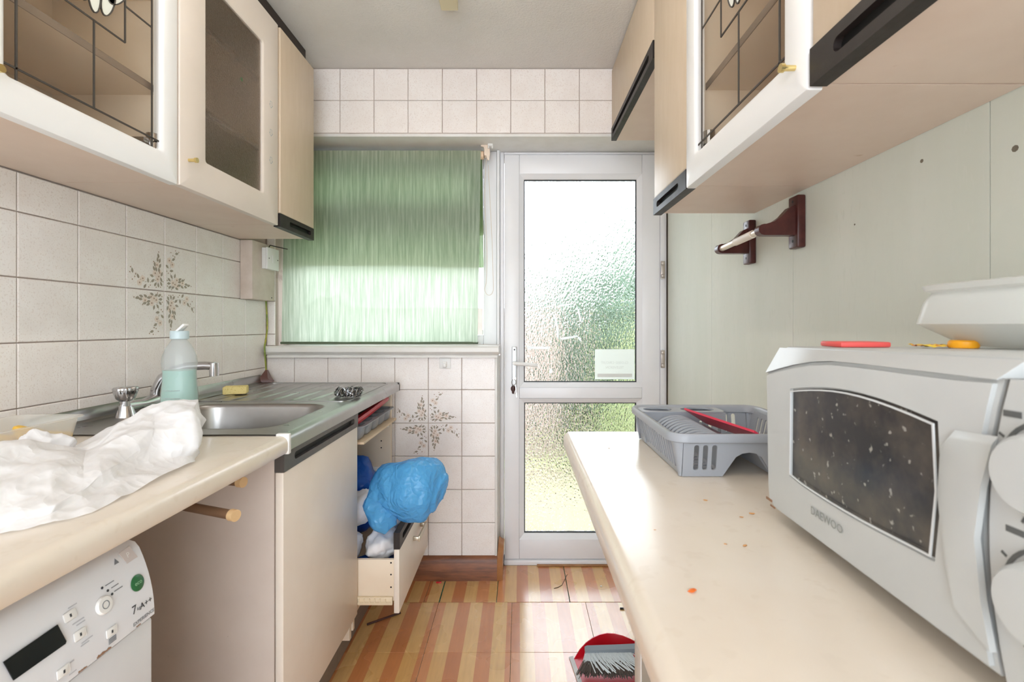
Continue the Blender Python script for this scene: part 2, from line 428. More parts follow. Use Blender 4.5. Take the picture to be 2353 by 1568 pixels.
# floor tiles: 12 inch vinyl squares, joints as in the photograph
T = .305; fl_proto = {}
def floor_tile(x0, x1, y0, y1, dz=0.0):
    key = (round(x1-x0, 4), round(y1-y0, 4))
    c = Vector(((x0+x1)/2, (y0+y1)/2, -.003+dz))
    if key in fl_proto: return share(fl_proto[key], c, flo)
    o = obj('floor_tile', bx(x0+.0006, x1-.0006, y0+.0006, y1-.0006, -.003+dz, 0+dz, .0006, 1), M_floor, flo, 0)
    fl_proto[key] = o; return o
for xa, xb in ((-1.15, -1.009), (-1.009, -.704), (-.704, -.399), (-.399, -.336), (-.332, -.0955), (-.094, .211), (.213, .517), (.518, .714)):
    floor_tile(xa, xb, 1.997, 2.302 if xa > -.12 else 2.178)
row = 1.995
while row > YREAR+.01:
    y0 = max(row-T, YREAR)
    xs = [-1.15, -.945, -.64, -.335, -.03, .276, .581, .714]
    for xa, xb in zip(xs, xs[1:]): floor_tile(xa, xb, y0, row)
    row -= T

# wall tiles ------------------------------------------------------------------
TP = {}
def wall_tile(parent, M, a0, a1, b0, b1, key, print_rot=None):
    w, h = a1-a0-.0024, b1-b0-.0024
    k = (key, round(w, 4), round(h, 4))
    ctr = M @ Vector(((a0+a1)/2, (b0+b1)/2, 0))
    if k in TP and print_rot is None:
        p, off = TP[k]; return share(p, ctr+off, parent)
    R = M.to_3x3().to_4x4()
    t = B(); box(t, -w/2, w/2, -h/2, h/2, -.006, 0)
    top = [e for e in t.edges if all(v.co.z > -.001 for v in e.verts)]
    bmesh.ops.bevel(t, geom=top, offset=.0022, segments=2, affect='EDGES', profile=.5)
    bmesh.ops.transform(t, matrix=Matrix.Translation(ctr) @ R, verts=t.verts[:])
    o = obj('tile', t, M_tile, parent, 0)
    TP.setdefault(k, (o, WLOC[o.name]-ctr))
    if print_rot is not None: floral(o, M, (a0+a1)/2, (b0+b1)/2, print_rot)
    return o
def floral(tile, M, ca, cb, rot):
    """flower spray printed on a tile; drawn for the upper left tile of the four, turned by rot quarter turns clockwise"""
    S = .151; rnd = random.Random(11); t = B()
    zc = [0.0]
    def nz_(z): zc[0] += 2e-6; return z+zc[0]
    def leaf(x, y, L, W, ang, mi, z):
        z = nz_(z)
        pts = [(0, 0), (.3, .45), (.62, .42), (1, 0), (.62, -.42), (.3, -.45)]
        vs = []
        for a, b in pts:
            a = (a-.5)*L; b = b*W
            vs.append(t.verts.new((x+a*math.cos(ang)-b*math.sin(ang), y+a*math.sin(ang)+b*math.cos(ang), z)))
        f = t.faces.new(vs); f.material_index = mi
    def disc(x, y, r, mi, z, n=7):
        z = nz_(z)
        f = t.faces.new([t.verts.new((x+r*math.cos(2*PI*i/n), y+r*math.sin(2*PI*i/n), z)) for i in range(n)]); f.material_index = mi
    def flower(x, y, r):
        for i in range(5):
            q = 2*PI*i/5 + x*9
            disc(x+r*.6*math.cos(q), y+r*.6*math.sin(q), r*.55, 1, .00022)
        disc(x, y, r*.3, 2, .0007)
    # positions in tile units, pinwheel centre at 0,0, tile spans a -1..0, b 0..1
    for x, y in ((-.2, .24), (-.27, .36), (-.14, .38), (-.22, .54), (-.6, .22), (-.68, .13), (-.17, .3)): flower(x*S, y*S, .062*S)
    for x, y, a in ((-.1, .24, 2.0), (-.08, .36, 1.2), (-.13, .53, 1.1), (-.14, .64, 1.3), (-.3, .46, 2.0), (-.24, .45, 1.9), (-.18, .12, 1.7), (-.1, .15, 2.1), (-.26, .13, .9),
                    (-.36, .3, 2.9), (-.33, .2, .6), (-.46, .2, 1.7), (-.54, .07, .9), (-.72, .26, 2.1), (-.86, .36, 1.8), (-.18, .74, 1.8), (-.2, .66, 1.5), (-.16, .44, 1.7), (-.28, .55, 1.8)):
        leaf(x*S, y*S, .115*S, .06*S, a, 0, .0003)
    for x, y in ((-.9, .42), (-.92, .32), (-.86, .18), (-.44, .06), (-.17, .82), (-.05, .2), (-.31, .6), (-.78, .3), (-.8, .24), (-.4, .1), (-.12, .08), (-.24, .07)):
        disc(x*S, y*S, .016*S, 2, .0003, 5)
    prev = None
    for i in range(22):                                           # stems
        s = i/21; x = -.2-.68*s; y = .24-.12*math.sin(s*PI*.9)+.16*s*s
        if i % 2 == 0: leaf(x*S, y*S, .05*S, .012*S, PI-.4+s, 0, .00024)
    bmesh.ops.translate(t, vec=(.5*S, -.5*S, 0), verts=t.verts[:])
    bmesh.ops.rotate(t, cent=(0, 0, 0), matrix=Matrix.Rotation(-PI/2*rot, 3, 'Z'), verts=t.verts[:])
    bmesh.ops.transform(t, matrix=M @ Matrix.Translation((ca, cb, 0)), verts=t.verts[:])
    o = obj('flower_print', t, [M_print_leaf, M_print_petal, M_print_dot], tile, 0)
    tag(o, 'brown and pink flower spray printed on the tile')
# left wall frame: a runs along -Y? (a=+Y would make c point into the wall), so a=-Y, b=+Z, c=-Y x Z = -X ... use a=Y with sign handled
ML = Matrix(((0, 0, 1, XL), (1, 0, 0, 0), (0, 1, 0, 0), (0, 0, 0, 1)))     # a=+Y, b=+Z, c=+X (into the room)
ylines = [-.118+.152*i for i in range(16)] + [2.179]
zl = [.90, .9635, 1.1145, 1.2655, 1.4165, 1.5085]
for i in range(len(ylines)-1):
    for j in range(len(zl)-1):
        pr = None
        if abs(ylines[i]-1.402) < .01 and j in (2, 3): pr = {3: 0, 2: 3}[j]
        if abs(ylines[i]-1.554) < .01 and j in (2, 3): pr = {3: 1, 2: 2}[j]
        wall_tile(wl, ML, ylines[i], ylines[i+1], zl[j], zl[j+1], 'L', pr)
MBk = Matrix(((1, 0, 0, 0), (0, 0, -1, YB), (0, 1, 0, 0), (0, 0, 0, 1)))   # a=+X, b=+Z, c=-Y
xs = [XL+.001, -1.0246, -.872, -.7194, -.5668, -.4142, -.2616, -.1085]
zs = [.1027, .2547, .4064, .558, .7095, .8617, 1.011]
for i in range(len(xs)-1):
    for j in range(len(zs)-1):
        pr = None
        if i == 4 and j in (3, 4): pr = {4: 0, 3: 3}[j]
        if i == 5 and j in (3, 4): pr = {4: 1, 3: 2}[j]
        wall_tile(wb, MBk, xs[i], xs[i+1], zs[j], zs[j+1], 'B', pr)
for j, (a, b) in enumerate(((1.0627, 1.115), (1.115, 1.2655), (1.2655, 1.4165), (1.4165, 1.5675))):
    wall_tile(wb, MBk, XL+.001, -1.1115, a, b, 'B')
MUp = Matrix(((1, 0, 0, 0), (0, 0, -1, YU), (0, 1, 0, 0), (0, 0, 0, 1)))
xs = [XL+.001, -1.0995, -.9475, -.796, -.645, -.4936, -.3415, -.189, -.0375, .1145, .2675, .419, .57, .714]
zs = [2.0095, 2.1545, 2.2955]
for i in range(len(xs)-1):
    for j in range(2): wall_tile(wb, MUp, xs[i], xs[i+1], zs[j], zs[j+1], 'U')

# white soffit lining, window board, tile edge trim, skirting
tag(obj('trim_1', bx(-1.113, XR, YU+.004, YD+.03, 1.995, 2.0085, .001), M_wpaint), kind='structure')
bm = B()
extrude_profile(bm, [(YB+.14, 1.022), (YB-.022, 1.022), (YB-.028, 1.016), (YB-.028, 1.01), (YB-.012, 1.01), (YB+.14, 1.01)], -1.135, -.098, lambda p, s: (s, p[0], p[1]))
extrude_profile(bm, [(YB+.14, 1.0615), (YB-.034, 1.0615), (YB-.042, 1.054), (YB-.042, 1.036), (YB-.034, 1.028), (YB-.022, 1.022), (YB+.14, 1.022)], -1.141, -.092, lambda p, s: (s, p[0], p[1]))
tag(obj('trim_2', bm, M_wpaint), kind='structure')
tag(obj('trim_3', bx(-.1105, -.1, YB-.004, YD, .1, 1.012, .002), M_wpaint), kind='structure')
bm = B()
extrude_profile(bm, [(YB+.005, 0), (YB-.02, 0), (YB-.02, .085), (YB-.014, .1), (YB-.004, .107), (YB+.005, .107)], -.56, -.1, lambda p, s: (s, p[0], p[1]))
tag(obj('baseboard_back', bm, M_brownskirt), kind='structure')
bm = B(); loops = []                                             # loose end piece turning into the door reveal
for x in (-.1, -.092, -.082, -.075):
    k = (x+.1)/.025
    loops.append([(x, YB-.02+.01*k, 0), (x, YB-.02+.012*k, .09), (x+.002, YB+.0, .118), (x+.004, YB+.035, .15-.01*k), (x+.006, YB+.07, .165-.02*k), (x+.004, YB+.1, .14), (x, YD-.03, .06), (x, YD-.03, 0)])
loft(bm, loops)
tag(obj('baseboard_reveal', bm, M_brownskirt2), kind='structure')

# ------------------------------------------------------------------ fluorescent batten on the ceiling
lamp = thing('ceiling_batten_lamp', (-.245, 1.1, HC-.045), 'cream fluorescent batten lamp on the stippled ceiling', 'lamp')
obj('lamp_body', bx(-.275, -.215, .46, 1.69, HC-.032, HC, .004), M_lampbody, lamp)
for y in (.475, 1.515): obj('end_cap', bx(-.262, -.228, y-.012, y+.012, HC-.075, HC-.03, .003), M_lampbody, lamp)
obj('tube', cyl(B(), (-.245, .485, HC-.058), (-.245, 1.505, HC-.058), .013, n=14), M_tube, lamp)
# ------------------------------------------------------------------ window and blind
W = thing('window_1', (-.61, YD, 1.06), kind='structure')
yf, yb_ = YD-.012, YD+.055
def wbar(name, x0, x1, z0, z1, y0=yf, y1=yb_): return obj(name, bx(x0, x1, y0, y1, z0, z1, .004), M_upvc, W)
wbar('frame_jamb', -1.112, -1.055, 1.0625, 1.994); wbar('frame_jamb', -.172, -.108, 1.0625, 1.994)
wbar('frame_head', -1.055, -.172, 1.93, 1.994); wbar('frame_sill', -1.055, -.172, 1.0625, 1.108); wbar('transom', -1.055, -.172, 1.6, 1.665)
wbar('sash_rail', -1.053, -.174, 1.667, 1.735, yf-.016, yb_-.02); wbar('sash_rail', -1.053, -.174, 1.872, 1.928, yf-.016, yb_-.02)
wbar('sash_stile', -1.053, -1.0, 1.736, 1.871, yf-.016, yb_-.02); wbar('sash_stile', -.228, -.174, 1.736, 1.871, yf-.016, yb_-.02)
obj('pane', bx(-1.0, -.228, YD+.02, YD+.024, 1.736, 1.871), M_clear, W, 0)
obj('pane', bx(-1.055, -.172, YD+.02, YD+.024, 1.108, 1.6), M_clear, W, 0)
bm = B(); box(bm, -.74, -.66, yf-.03, yf-.016, 1.715, 1.735, .003); box(bm, -.745, -.655, yf-.045, yf-.03, 1.735, 1.752, .005)
obj('window_catch', bm, M_plasticw, W)
# post between window and door, reveal filler below the board
tag(obj('trim_5', bx(-.1105, -.0935, YD-.0055, YD+.08, 0, 1.0095), M_wpaint, sm=0), kind='structure')
tag(obj('trim_4', bx(-.107, -.094, YD-.03, YD+.05, 1.0625, 1.994, .003), M_upvc), kind='structure')

bl = thing('roller_blind', (-.64, 2.24, 1.07), 'green striped fabric roller blind hanging over the kitchen window', 'blind')
def fabric(x0t, x1t, x0b, x1b, zt, zb, y, wav, seed, bulge=0.0, wob=0.0):
    rnd = random.Random(seed); bm = B(); nx, nz = 60, 40; V = []
    ph = [rnd.uniform(0, 6.28) for _ in range(4)]
    for j in range(nz+1):
        t = j/nz; row_ = []
        for i in range(nx+1):
            s = i/nx
            xa = x0t+(x0b-x0t)*t; xb = x1t+(x1b-x1t)*t
            zz = zt+(zb-zt)*t
            if j == nz: zz += wob*(math.sin(s*5+ph[0])+.4*math.sin(s*13+ph[1]))
            yy = y - wav*t*(math.sin(s*7+ph[2])+.6*math.sin(s*15+ph[3]+t*2)) - bulge*t*t*max(0, s-.55)/.45
            row_.append(bm.verts.new((xa+(xb-xa)*s, yy, zz)))
        V.append(row_)
    for j in range(nz):
        for i in range(nx): bm.faces.new((V[j][i], V[j][i+1], V[j+1][i+1], V[j+1][i]))
    return bm
obj('front_fabric', fabric(-1.085, -.178, -1.104, -.192, 1.966, 1.076, 2.219, .004, 1, .01), M_blind, bl, 80)
obj('back_fabric', fabric(-1.083, -.176, -1.09, -.168, 1.964, 1.432, 2.266, .004, 2, 0, .004), M_blind2, bl, 80)
obj('roller', cyl(B(), (-1.095, 2.243, 1.952), (-.166, 2.243, 1.952), .019, n=20), pmat('peach_wooden_roller', C(222, 190, 160), .6), bl)
obj('hem_bar', bx(-1.106, -.19, 2.214, 2.224, 1.068, 1.079, .002), pmat('dark_green_hem', C(92, 104, 82), .6), bl)
bm = B(); plate(bm, [(0, 0), (.012, -.035), (.018, -.06), (.026, -.06), (.03, -.03), (.027, .01), (-.012, .012), (-.012, .003)], [], .006, frame_of((-.166, 2.232, 1.985), (1, 0, 0), (0, 0, 1)))
box(bm, -.163, -.15, 2.225, 2.262, 1.945, 1.992, .002)
obj('bracket', bm, pmat('peach_plastic', C(234, 216, 198), .5), bl)
M_cord = pmat('cream_cord', C(214, 200, 184), .7)
pts = [(-.152, 2.222, 1.93)]
for i in range(1, 24): t = i/24; pts.append((-.152-.006*math.sin(t*6)-.004*t, 2.224, 1.93-.6*t))
for i in range(9): q = PI+PI*i/8; pts.append((-.14+.02*math.cos(q), 2.225, 1.325+.03*math.sin(q)))
for i in range(1, 24): t = i/24; pts.append((-.12-.022*t+.002*math.sin(t*5), 2.225, 1.325+.6*t))
obj('pull_cord', tube(B(), pts, .0012, 6), M_cord, bl)
scm = thing('cord_cleat', (at(1127, 331, 2.2)), 'small white plastic hook screwed under the white soffit', 'hook')
p = at(1127, 326, 2.22)
bm = B(); box(bm, p.x-.012, p.x+.012, p.y-.012, p.y+.012, 1.984, 1.996, .003); tube(bm, [(p.x+.009*math.cos(q), p.y-.006, 1.982+.011*math.sin(q)-.004) for q in [i*PI/8 for i in range(-1, 10)]], .003, 8)
obj('hook_body', bm, M_plasticw, scm)

# ------------------------------------------------------------------ glazed door
D = thing('door_1', (.3, YD, 0), kind='structure')
def dbar(name, x0, x1, z0, z1, y0, y1, b=.004, m=M_upvc): return obj(name, bx(x0, x1, y0, y1, z0, z1, b), m, D)
dbar('frame_jamb', -.093, -.0735, .0, 1.994, YD-.004, YD+.06); dbar('frame_jamb', .681, .7135, .0, 1.994, YD-.004, YD+.06)
dbar('frame_head', -.0735, .681, 1.982, 1.994, YD-.004, YD+.06); dbar('threshold', -.0735, .681, .0, .024, YD-.02, YD+.06)
y0, y1 = YD-.012, YD+.05
dbar('stile', -.071, .0005, .027, 1.979, y0, y1); dbar('stile', .5925, .679, .027, 1.979, y0, y1)
dbar('rail', .0005, .5925, 1.886, 1.979, y0, y1); dbar('rail', .0005, .5925, .803, .856, y0, y1); dbar('rail', .0005, .5925, .027, .122, y0, y1)
def bead(x0, x1, z0, z1, w):
    """mitred glazing bead as four sloping strips"""
    for a, b, c_, d in (((x0, z0), (x1, z0), (x1-w, z0+w), (x0+w, z0+w)), ((x0, z1), (x0+w, z1-w), (x1-w, z1-w), (x1, z1)),
                        ((x0, z0), (x0+w, z0+w), (x0+w, z1-w), (x0, z1)), ((x1, z0), (x1, z1), (x1-w, z1-w), (x1-w, z0+w))):
        bm = B(); F = [y0+.001, y0+.001, y0+.012, y0+.012]
        pts = [a, b, c_, d]
        inner = [abs(q[0]-x0) > w*.5 and abs(q[0]-x1) > w*.5 and abs(q[1]-z0) > w*.5 and abs(q[1]-z1) > w*.5 for q in pts]
        lo = [(q[0], y0+.018 if n_ else y0-.002, q[1]) for q, n_ in zip(pts, inner)]
        hi = [(q[0], y0+.034, q[1]) for q in pts]
        loft(bm, [lo, hi]); obj('glazing_bead', bm, M_upvc, D)
bead(.0005, .5925, .856, 1.886, .0225); bead(.0005, .5925, .122, .803, .0235)
def gasket(x0, x1, z0, z1, w):
    bm = B(); plate(bm, [(x0, z0), (x1, z0), (x1, z1), (x0, z1)], [[(x0+w, z0+w), (x1-w, z0+w), (x1-w, z1-w), (x0+w, z1-w)]], .008, frame_of((0, y0+.03, 0), (1, 0, 0), (0, 0, 1)))
    obj('gasket', bm, M_gasket, D, 0)
gasket(.0205, .5725, .876, 1.866, .007); gasket(.0215, .5715, .143, .782, .007)
pane_u = obj('pane', bx(.026, .567, YD+.02, YD+.026, .882, 1.86), M_obscure, D, 0)
obj('pane', bx(.027, .566, YD+.02, YD+.026, .149, .776), M_obscure, D, 0)
# tape left on the glass
M_tape = thin_mat('white_tape', C(248, 248, 248), .5, .95, (1, 1, 1, 1), .7)
SD = FPX/(YD+.018)
def px(x, y): return ((x-VX)/SD, YD+.0185, CH-(y-VY)/SD)
for poly in ([(1270, 722), (1276, 724), (1284, 755), (1284, 778), (1279, 772), (1278, 750)], [(1288, 776), (1326, 771), (1327, 775), (1300, 780), (1286, 781)], [(1327, 773), (1335, 777), (1335, 786), (1328, 779)],
             [(1281, 703), (1300, 699), (1317, 696), (1317, 700), (1298, 703), (1283, 708)], [(1323, 704), (1331, 711), (1337, 742), (1332, 738), (1327, 714)], [(1211, 796), (1262, 797), (1262, 803), (1212, 802)],
             [(1262, 852), (1268, 846), (1270, 856), (1262, 860)]):
    bm = B(); vs = [bm.verts.new(px(*q)) for q in poly]; f = bm.faces.new(vs)
    e = bmesh.ops.extrude_face_region(bm, geom=[f]); bmesh.ops.translate(bm, vec=(0, -.0004, 0), verts=[g for g in e['geom'] if isinstance(g, bmesh.types.BMVert)])
    obj('tape_scrap', bm, M_tape, pane_u, 0)
# notice stuck on the pane, printed side out
nt_ = thing('paper_notice', px(1412, 873), 'white paper notice with faint mirrored lettering on the door glass', 'notice')
a_, b_ = px(1367, 803), px(1458, 872)
obj('sheet', bx(a_[0], b_[0], YD+.0165, YD+.0175, b_[2], a_[2]), thin_mat('translucent_paper', C(244, 246, 242), .7, .97, (1, 1, 1, 1), .75), nt_, 0)
M_faint = pmat('faint_print', C(222, 224, 220), .8)
bm = B()
MM = lambda y: Matrix.Translation(((a_[0]+b_[0])/2, YD+.0163, CH-(y-VY)/SD)) @ Matrix(((-1, 0, 0, 0), (0, 0, 1, 0), (0, 1, 0, 0), (0, 0, 0, 1)))
text_bm(bm, 'CLOSED CIRCUIT', .017, MM(834), ext=0.00008); text_bm(bm, 'TELEVISION', .017, MM(845), ext=0.00008)
box(bm, a_[0]+.012, b_[0]-.012, YD+.0162, YD+.0164, CH-(867-VY)/SD, CH-(859-VY)/SD)
obj('lettering', bm, M_faint, nt_, 0)
# handle, lock plate, hinges
hd = D
pl = obj('handle_plate', bx(-.0355, -.0105, y0-.008, y0, .826, 1.052, .003), pmat('satin_aluminium', C(196, 198, 200), .35, .8), D)
bm = B(); cyl(bm, (-.023, y0-.008, .975), (-.023, y0-.05, .975), .009, n=16); tube(bm, [(-.023, y0-.048, .975), (.01, y0-.05, .973), (.06, y0-.05, .968), (.087, y0-.046, .966)], [.009, .0085, .0085, .007], 12)
obj('lever', bm, M_plasticw, pl)
bm = B(); cyl(bm, (-.023, y0-.008, 1.038), (-.023, y0-.0095, 1.038), .004, n=10); obj('screw', bm, M_dark, pl)
bm = B(); cyl(bm, (-.023, y0-.008, .9), (-.023, y0-.014, .9), .008, n=14); obj('lock_cylinder', bm, M_chrome, pl)
for z0 in (1.38, .95, .4):
    bm = B(); box(bm, .684, .703, YD-.014, YD-.004, z0, z0+.085, .002)
    for q in (.006, .066): box(bm, .682, .697, YD-.03, YD-.012, z0+q, z0+q+.014, .003)
    obj('hinge', bm, pmat('dull_steel_hinge', C(196, 186, 178), .35, .6), D)
kb = thing('key_bunch', (-.024, YD-.03, .83), 'bunch of keys with dark fob hanging from the door lock', 'keys')
bm = B(); tube(bm, [(-.026+.011*math.cos(q), YD-.026, .882+.014*math.sin(q)) for q in [2*PI*i/16 for i in range(16)]], .0012, 6, closed=True); obj('key_ring', bm, M_chrome, kb)
bm = B(); box(bm, -.025, -.021, YD-.027, YD-.015, .892, .906, .001); obj('key', bm, M_chrome, kb)
bm = B(); plate(bm, [(-.018, -.008), (-.0155, -.007), (-.0125, -.045), (-.010, -.068), (-.0135, -.068), (-.0165, -.04)], [], .002, frame_of((.0, YD-.026, .878), (1, 0, 0), (0, 0, 1))); obj('key', bm, M_chrome, kb)
bm = B(); lathe(bm, [(0, -.024), (.004, -.022), (.006, -.012), (.011, -.004), (.011, .006), (.006, .014), (0, .016)], 10, Matrix.Translation((-.029, YD-.026, .85)), sy=.5); obj('fob', bm, pmat('dark_leather_fob', C(70, 44, 42), .5), kb)

# loose threshold strip over the gap in the tiles, bits on the floor
tag(obj('wooden_strip', bx(.085, .5, 2.288, 2.306, .0005, .0075, .002), pmat('loose_brown_strip', C(176, 130, 88), .6, var=(C(150, 104, 66), 30, .3, .7))), 'loose brown wooden strip lying along the door threshold', 'strip')

# ------------------------------------------------------------------ wall cabinets
def handle_strip(parent, M, L, h=.047, t=.02, slot=(.12, .88), mat=M_dark, name='handle_strip', sh=.017):
    """recessed dark grip; local a along the door edge, b up, c outwards"""
    bm = B(); s0, s1 = slot[0]*L, slot[1]*L
    plate(bm, [(0, 0), (L, 0), (L, h), (0, h)], [rrect(s0, s1, h*.5-sh/2, h*.5+sh/2, sh*.48, 4)], .011, M @ Matrix.Translation((0, 0, t-.011)))
    box(bm, 0, L, 0, h, 0, t-.0111, M=M)
    o = obj(name, bm, mat, parent, 30)
    bm = B(); box(bm, s0, s1, h*.5-sh/2, h*.5+sh/2, t-.0112, t-.0105, M=M); obj('grip_slot', bm, M_black, o, 0)
    return o
M_shelfshade = pmat('painted_shelf_shade', C(138, 120, 104), .6)  # grey brown stands in for the shadow on the shelf fronts
def carcass(parent, xw, xf, ya, yb, z0, z1, mat=M_carc, shelves=(), t=.016, under=M_lamunder):
    """open box: xw wall side, xf front side"""
    s = 1 if xf > xw else -1; x0, x1 = min(xw, xf), max(xw, xf)
    obj('side_panel', bx(x0, x1, ya, ya+t, z0+t, z1), mat, parent, 0); obj('side_panel', bx(x0, x1, yb-t, yb, z0+t, z1), mat, parent, 0)
    obj('bottom_panel', bx(x0, x1, ya, yb, z0, z0+t), under, parent, 0); obj('top_panel', bx(x0, x1, ya+t, yb-t, z1-t, z1), mat, parent, 0)
    obj('back_panel', bx(xw if s > 0 else xw-.006, xw+.006 if s > 0 else xw, ya+t, yb-t, z0+t, z1-t), mat, parent, 0)
    for z in shelves:
        sh_ = obj('shelf', bx(x0+.008 if s > 0 else x0+.02, x1-.02 if s > 0 else x1-.008, ya+t, yb-t, z, z+t), mat, parent, 0)
        xe = x1-.0198 if s > 0 else x0+.0198
        obj('shelf_front_shade', bx(min(xe, xe+s*.002), max(xe, xe+s*.002), ya+t, yb-t, z, z+t), M_shelfshade, sh_, 0)  # thin strip carrying the painted shade of the shelf front
def frame_door(parent, M, w, h, st_l, st_r, rt, rb, T, mat, glass, inset=.006, ease=.0045):
    """framed glass door; local a along width, b up, c outwards. Frame with rounded edges, pane set back"""
    dr = obj('door', loft_frame(M, w, h, st_l, st_r, rt, rb, T, ease), mat, parent, 40)
    bm = B(); box(bm, st_l-.006, w-st_r+.006, rb-.006, h-rt+.006, T*.35, T*.35+.004, M=M); pn = obj('pane', bm, glass, dr, 0)
    return dr, pn
def loft_frame(M, w, h, sl, sr, rt, rb, T, e):
    bm = B()
    def ring(o0, z, r):                                       # o0 shrink of the outer edge
        return [M @ Vector((p[0], p[1], z)) for p in rrect(o0, w-o0, o0, h-o0, max(r, .0005), 4)]
    def hole(g, z, r):
        return [M @ Vector((p[0], p[1], z)) for p in rrect(sl-g, w-sr+g, rb-g, h-rt+g, max(r, .0005), 4)]
    seq = [hole(0, .0, .008), ring(0, 0.0, .002), ring(0, T-e, .002), ring(e*.3, T-e*.3, .002), ring(e, T, .002),
           hole(e*2.2, T, .012), hole(e*1.2, T-e*.35, .011), hole(0, T-e*1.4, .01), hole(0, .0, .008)]
    loft(bm, seq, False, False); bmesh.ops.remove_doubles(bm, verts=bm.verts[:], dist=.00002)
    return bm
def knob(parent, p, d, L=.022, r=.0065):
    bm = B(); p = Vector(p); d = Vector(d)
    cyl(bm, p, p+d*L*.8, r*.62, r*.7, 16); cyl(bm, p+d*L*.75, p+d*L, r, r, 18)
    return obj('knob', bm, M_gold, parent)
def lead_light(pane, M, w0, w1, zb, cx, top, zc, zs, half, zt):
    """lead strips and petals stuck on the pane. w0..w1 glass width, zb bottom border, cx centre, zc bottom of centre panel, zs side step"""
    bm = B(); t = .0036
    def v(a, b0, b1): box(bm, a-t/2, a+t/2, b0, b1, 0, .002, M=M)
    def hz(b, a0, a1): box(bm, a0, a1, b-t/2, b+t/2, 0, .002, M=M)
    hz(zb, w0, w1); v(w0+.021, zb-.02, zt); v(w1-.021, zb-.02, zt); v(cx, zb, zc)
    hz(zc, cx-half, cx+half); v(cx-half, zc, zt); v(cx+half, zc, zt); hz(zs, w0+.021, cx-half); hz(zs, cx+half, w1-.021)
    hz(zt-.03, w0, w1)
    obj('lead_strips', bm, M_lead, pane, 0)
    for k, (dx, dz, a) in enumerate(((0, .056, 0), (-.033, .064, .28), (.033, .064, -.28), (-.058, .094, .6), (.058, .094, -.6))):
        R = M @ Matrix.Translation((cx+dx, zc+dz, 0)) @ Matrix.Rotation(a, 4, 'Z')
        o_ = [(.0155*math.cos(q), .041*math.sin(q)) for q in [2*PI*i/20 for i in range(20)]]
        i_ = [(.013*math.cos(q), .0385*math.sin(q)) for q in [2*PI*i/20 for i in range(20)]]
        bm = B(); plate(bm, i_, [], .0015, R); pt = obj('petal', bm, M_petal, pane, 0)
        bm = B(); plate(bm, o_, [i_], .0028, R); obj('petal_outline', bm, M_lead, pt, 0)

Z0, Z1 = 1.51, 2.21
XCF = -.866                                                        # left carcass front
MLd = lambda y, z, x: Matrix(((0, 0, 1, x), (1, 0, 0, y), (0, 1, 0, z), (0, 0, 0, 1)))       # a=+Y, b=+Z, c=+X
# left run: leaded white door, dimpled glass cream door, flat beige door
A = thing('wall_cabinet', (-1.0, .96, Z0), 'wall cabinet on the left with white framed leaded glass door', 'cabinet', 'left wall cabinets')
carcass(A, XL+.001, XCF, .69, 1.189, Z0, Z1, shelves=(1.72, 1.95))
M = MLd(.735, 1.504, -.868)
dr, pn = frame_door(A, M, .455, .703, .058, .054, .058, .067, .02, M_white, M_cabglass)
lead_light(pn, M @ Matrix.Translation((0, 0, .0115)), .058, .401, .088, .228, 0, .265, .345, .076, .645)
knob(dr, (-.848, .765, 1.566), (1, 0, 0))
bm = B(); box(bm, XCF-.05, XCF-.004, 1.11, 1.172, 1.582, 1.594, .002); cyl(bm, (XCF-.006, 1.14, 1.57), (XCF-.006, 1.14, 1.61), .014, n=14); obj('hinge', bm, M_chrome, A)
Bc = thing('wall_cabinet', (-1.0, 1.44, Z0), 'wall cabinet on the left with pinkish cream door and dimpled glass', 'cabinet', 'left wall cabinets')
carcass(Bc, XL+.001, XCF, 1.191, 1.684, Z0, Z1, shelves=(1.74, 1.97))
M = MLd(1.194, 1.506, -.866)
dr, pn = frame_door(Bc, M, .487, .704, .102, .098, .115, .09, .02, M_cream, M_reeded, ease=.003)
knob(dr, (-.846, 1.226, 1.578), (1, 0, 0))
M_arrow = pmat('grey_arrow_print', C(150, 160, 165), .5)
for z in (1.907, 1.811, 1.717):
    bm = B(); c = MLd(1.632, z, -.8462)
    plate(bm, [(0, -.012), (.012, .0), (.006, .0), (.006, .012), (-.006, .012), (-.006, .0), (-.012, .0)], [[(0, -.0095), (.0085, -.0012), (.0046, -.0012), (.0046, .0108), (-.0046, .0108), (-.0046, -.0012), (-.0085, -.0012)]], .0004, c)
    obj('arrow_print', bm, M_arrow, dr, 0)
obj('green_sticker', cyl(B(), (-.8585, 1.478, 1.915), (-.858, 1.478, 1.915), .006, n=14), pmat('green_sticker', C(60, 120, 60), .5), pn)
Cc = thing('wall_cabinet', (-1.0, 1.82, Z0), 'narrow beige wall cabinet on the left nearest the window, dark grip below', 'cabinet', 'left wall cabinets')
carcass(Cc, XL+.001, XCF, 1.686, 1.965, Z0, Z1)
dr = obj('door', bx(-.864, -.842, 1.688, 1.964, 1.551, 2.208, .004, 3), M_lam, Cc)
handle_strip(dr, MLd(1.688, 1.503, -.866), .276, .0475, .024, (.25, .9))
tag(obj('cornice', bx(-1.15, -.885, .2, 1.985, Z1+.001, HC-.001, .002), M_cornice), 'dark brown cornice board above the left wall cabinets', 'cornice')
# an earlier flat unit of the left run, nearer the camera
E_ = thing('wall_cabinet', (-1.0, .44, Z0), 'leftmost wall cabinet at the edge of the picture', 'cabinet', 'left wall cabinets')
carcass(E_, XL+.001, XCF, .19, .688, Z0, Z1)
dr = obj('door', bx(-.864, -.846, .192, .686, 1.551, 2.208, .004), M_lam, E_); handle_strip(dr, MLd(.192, 1.503, -.866), .494, .0475, .024)

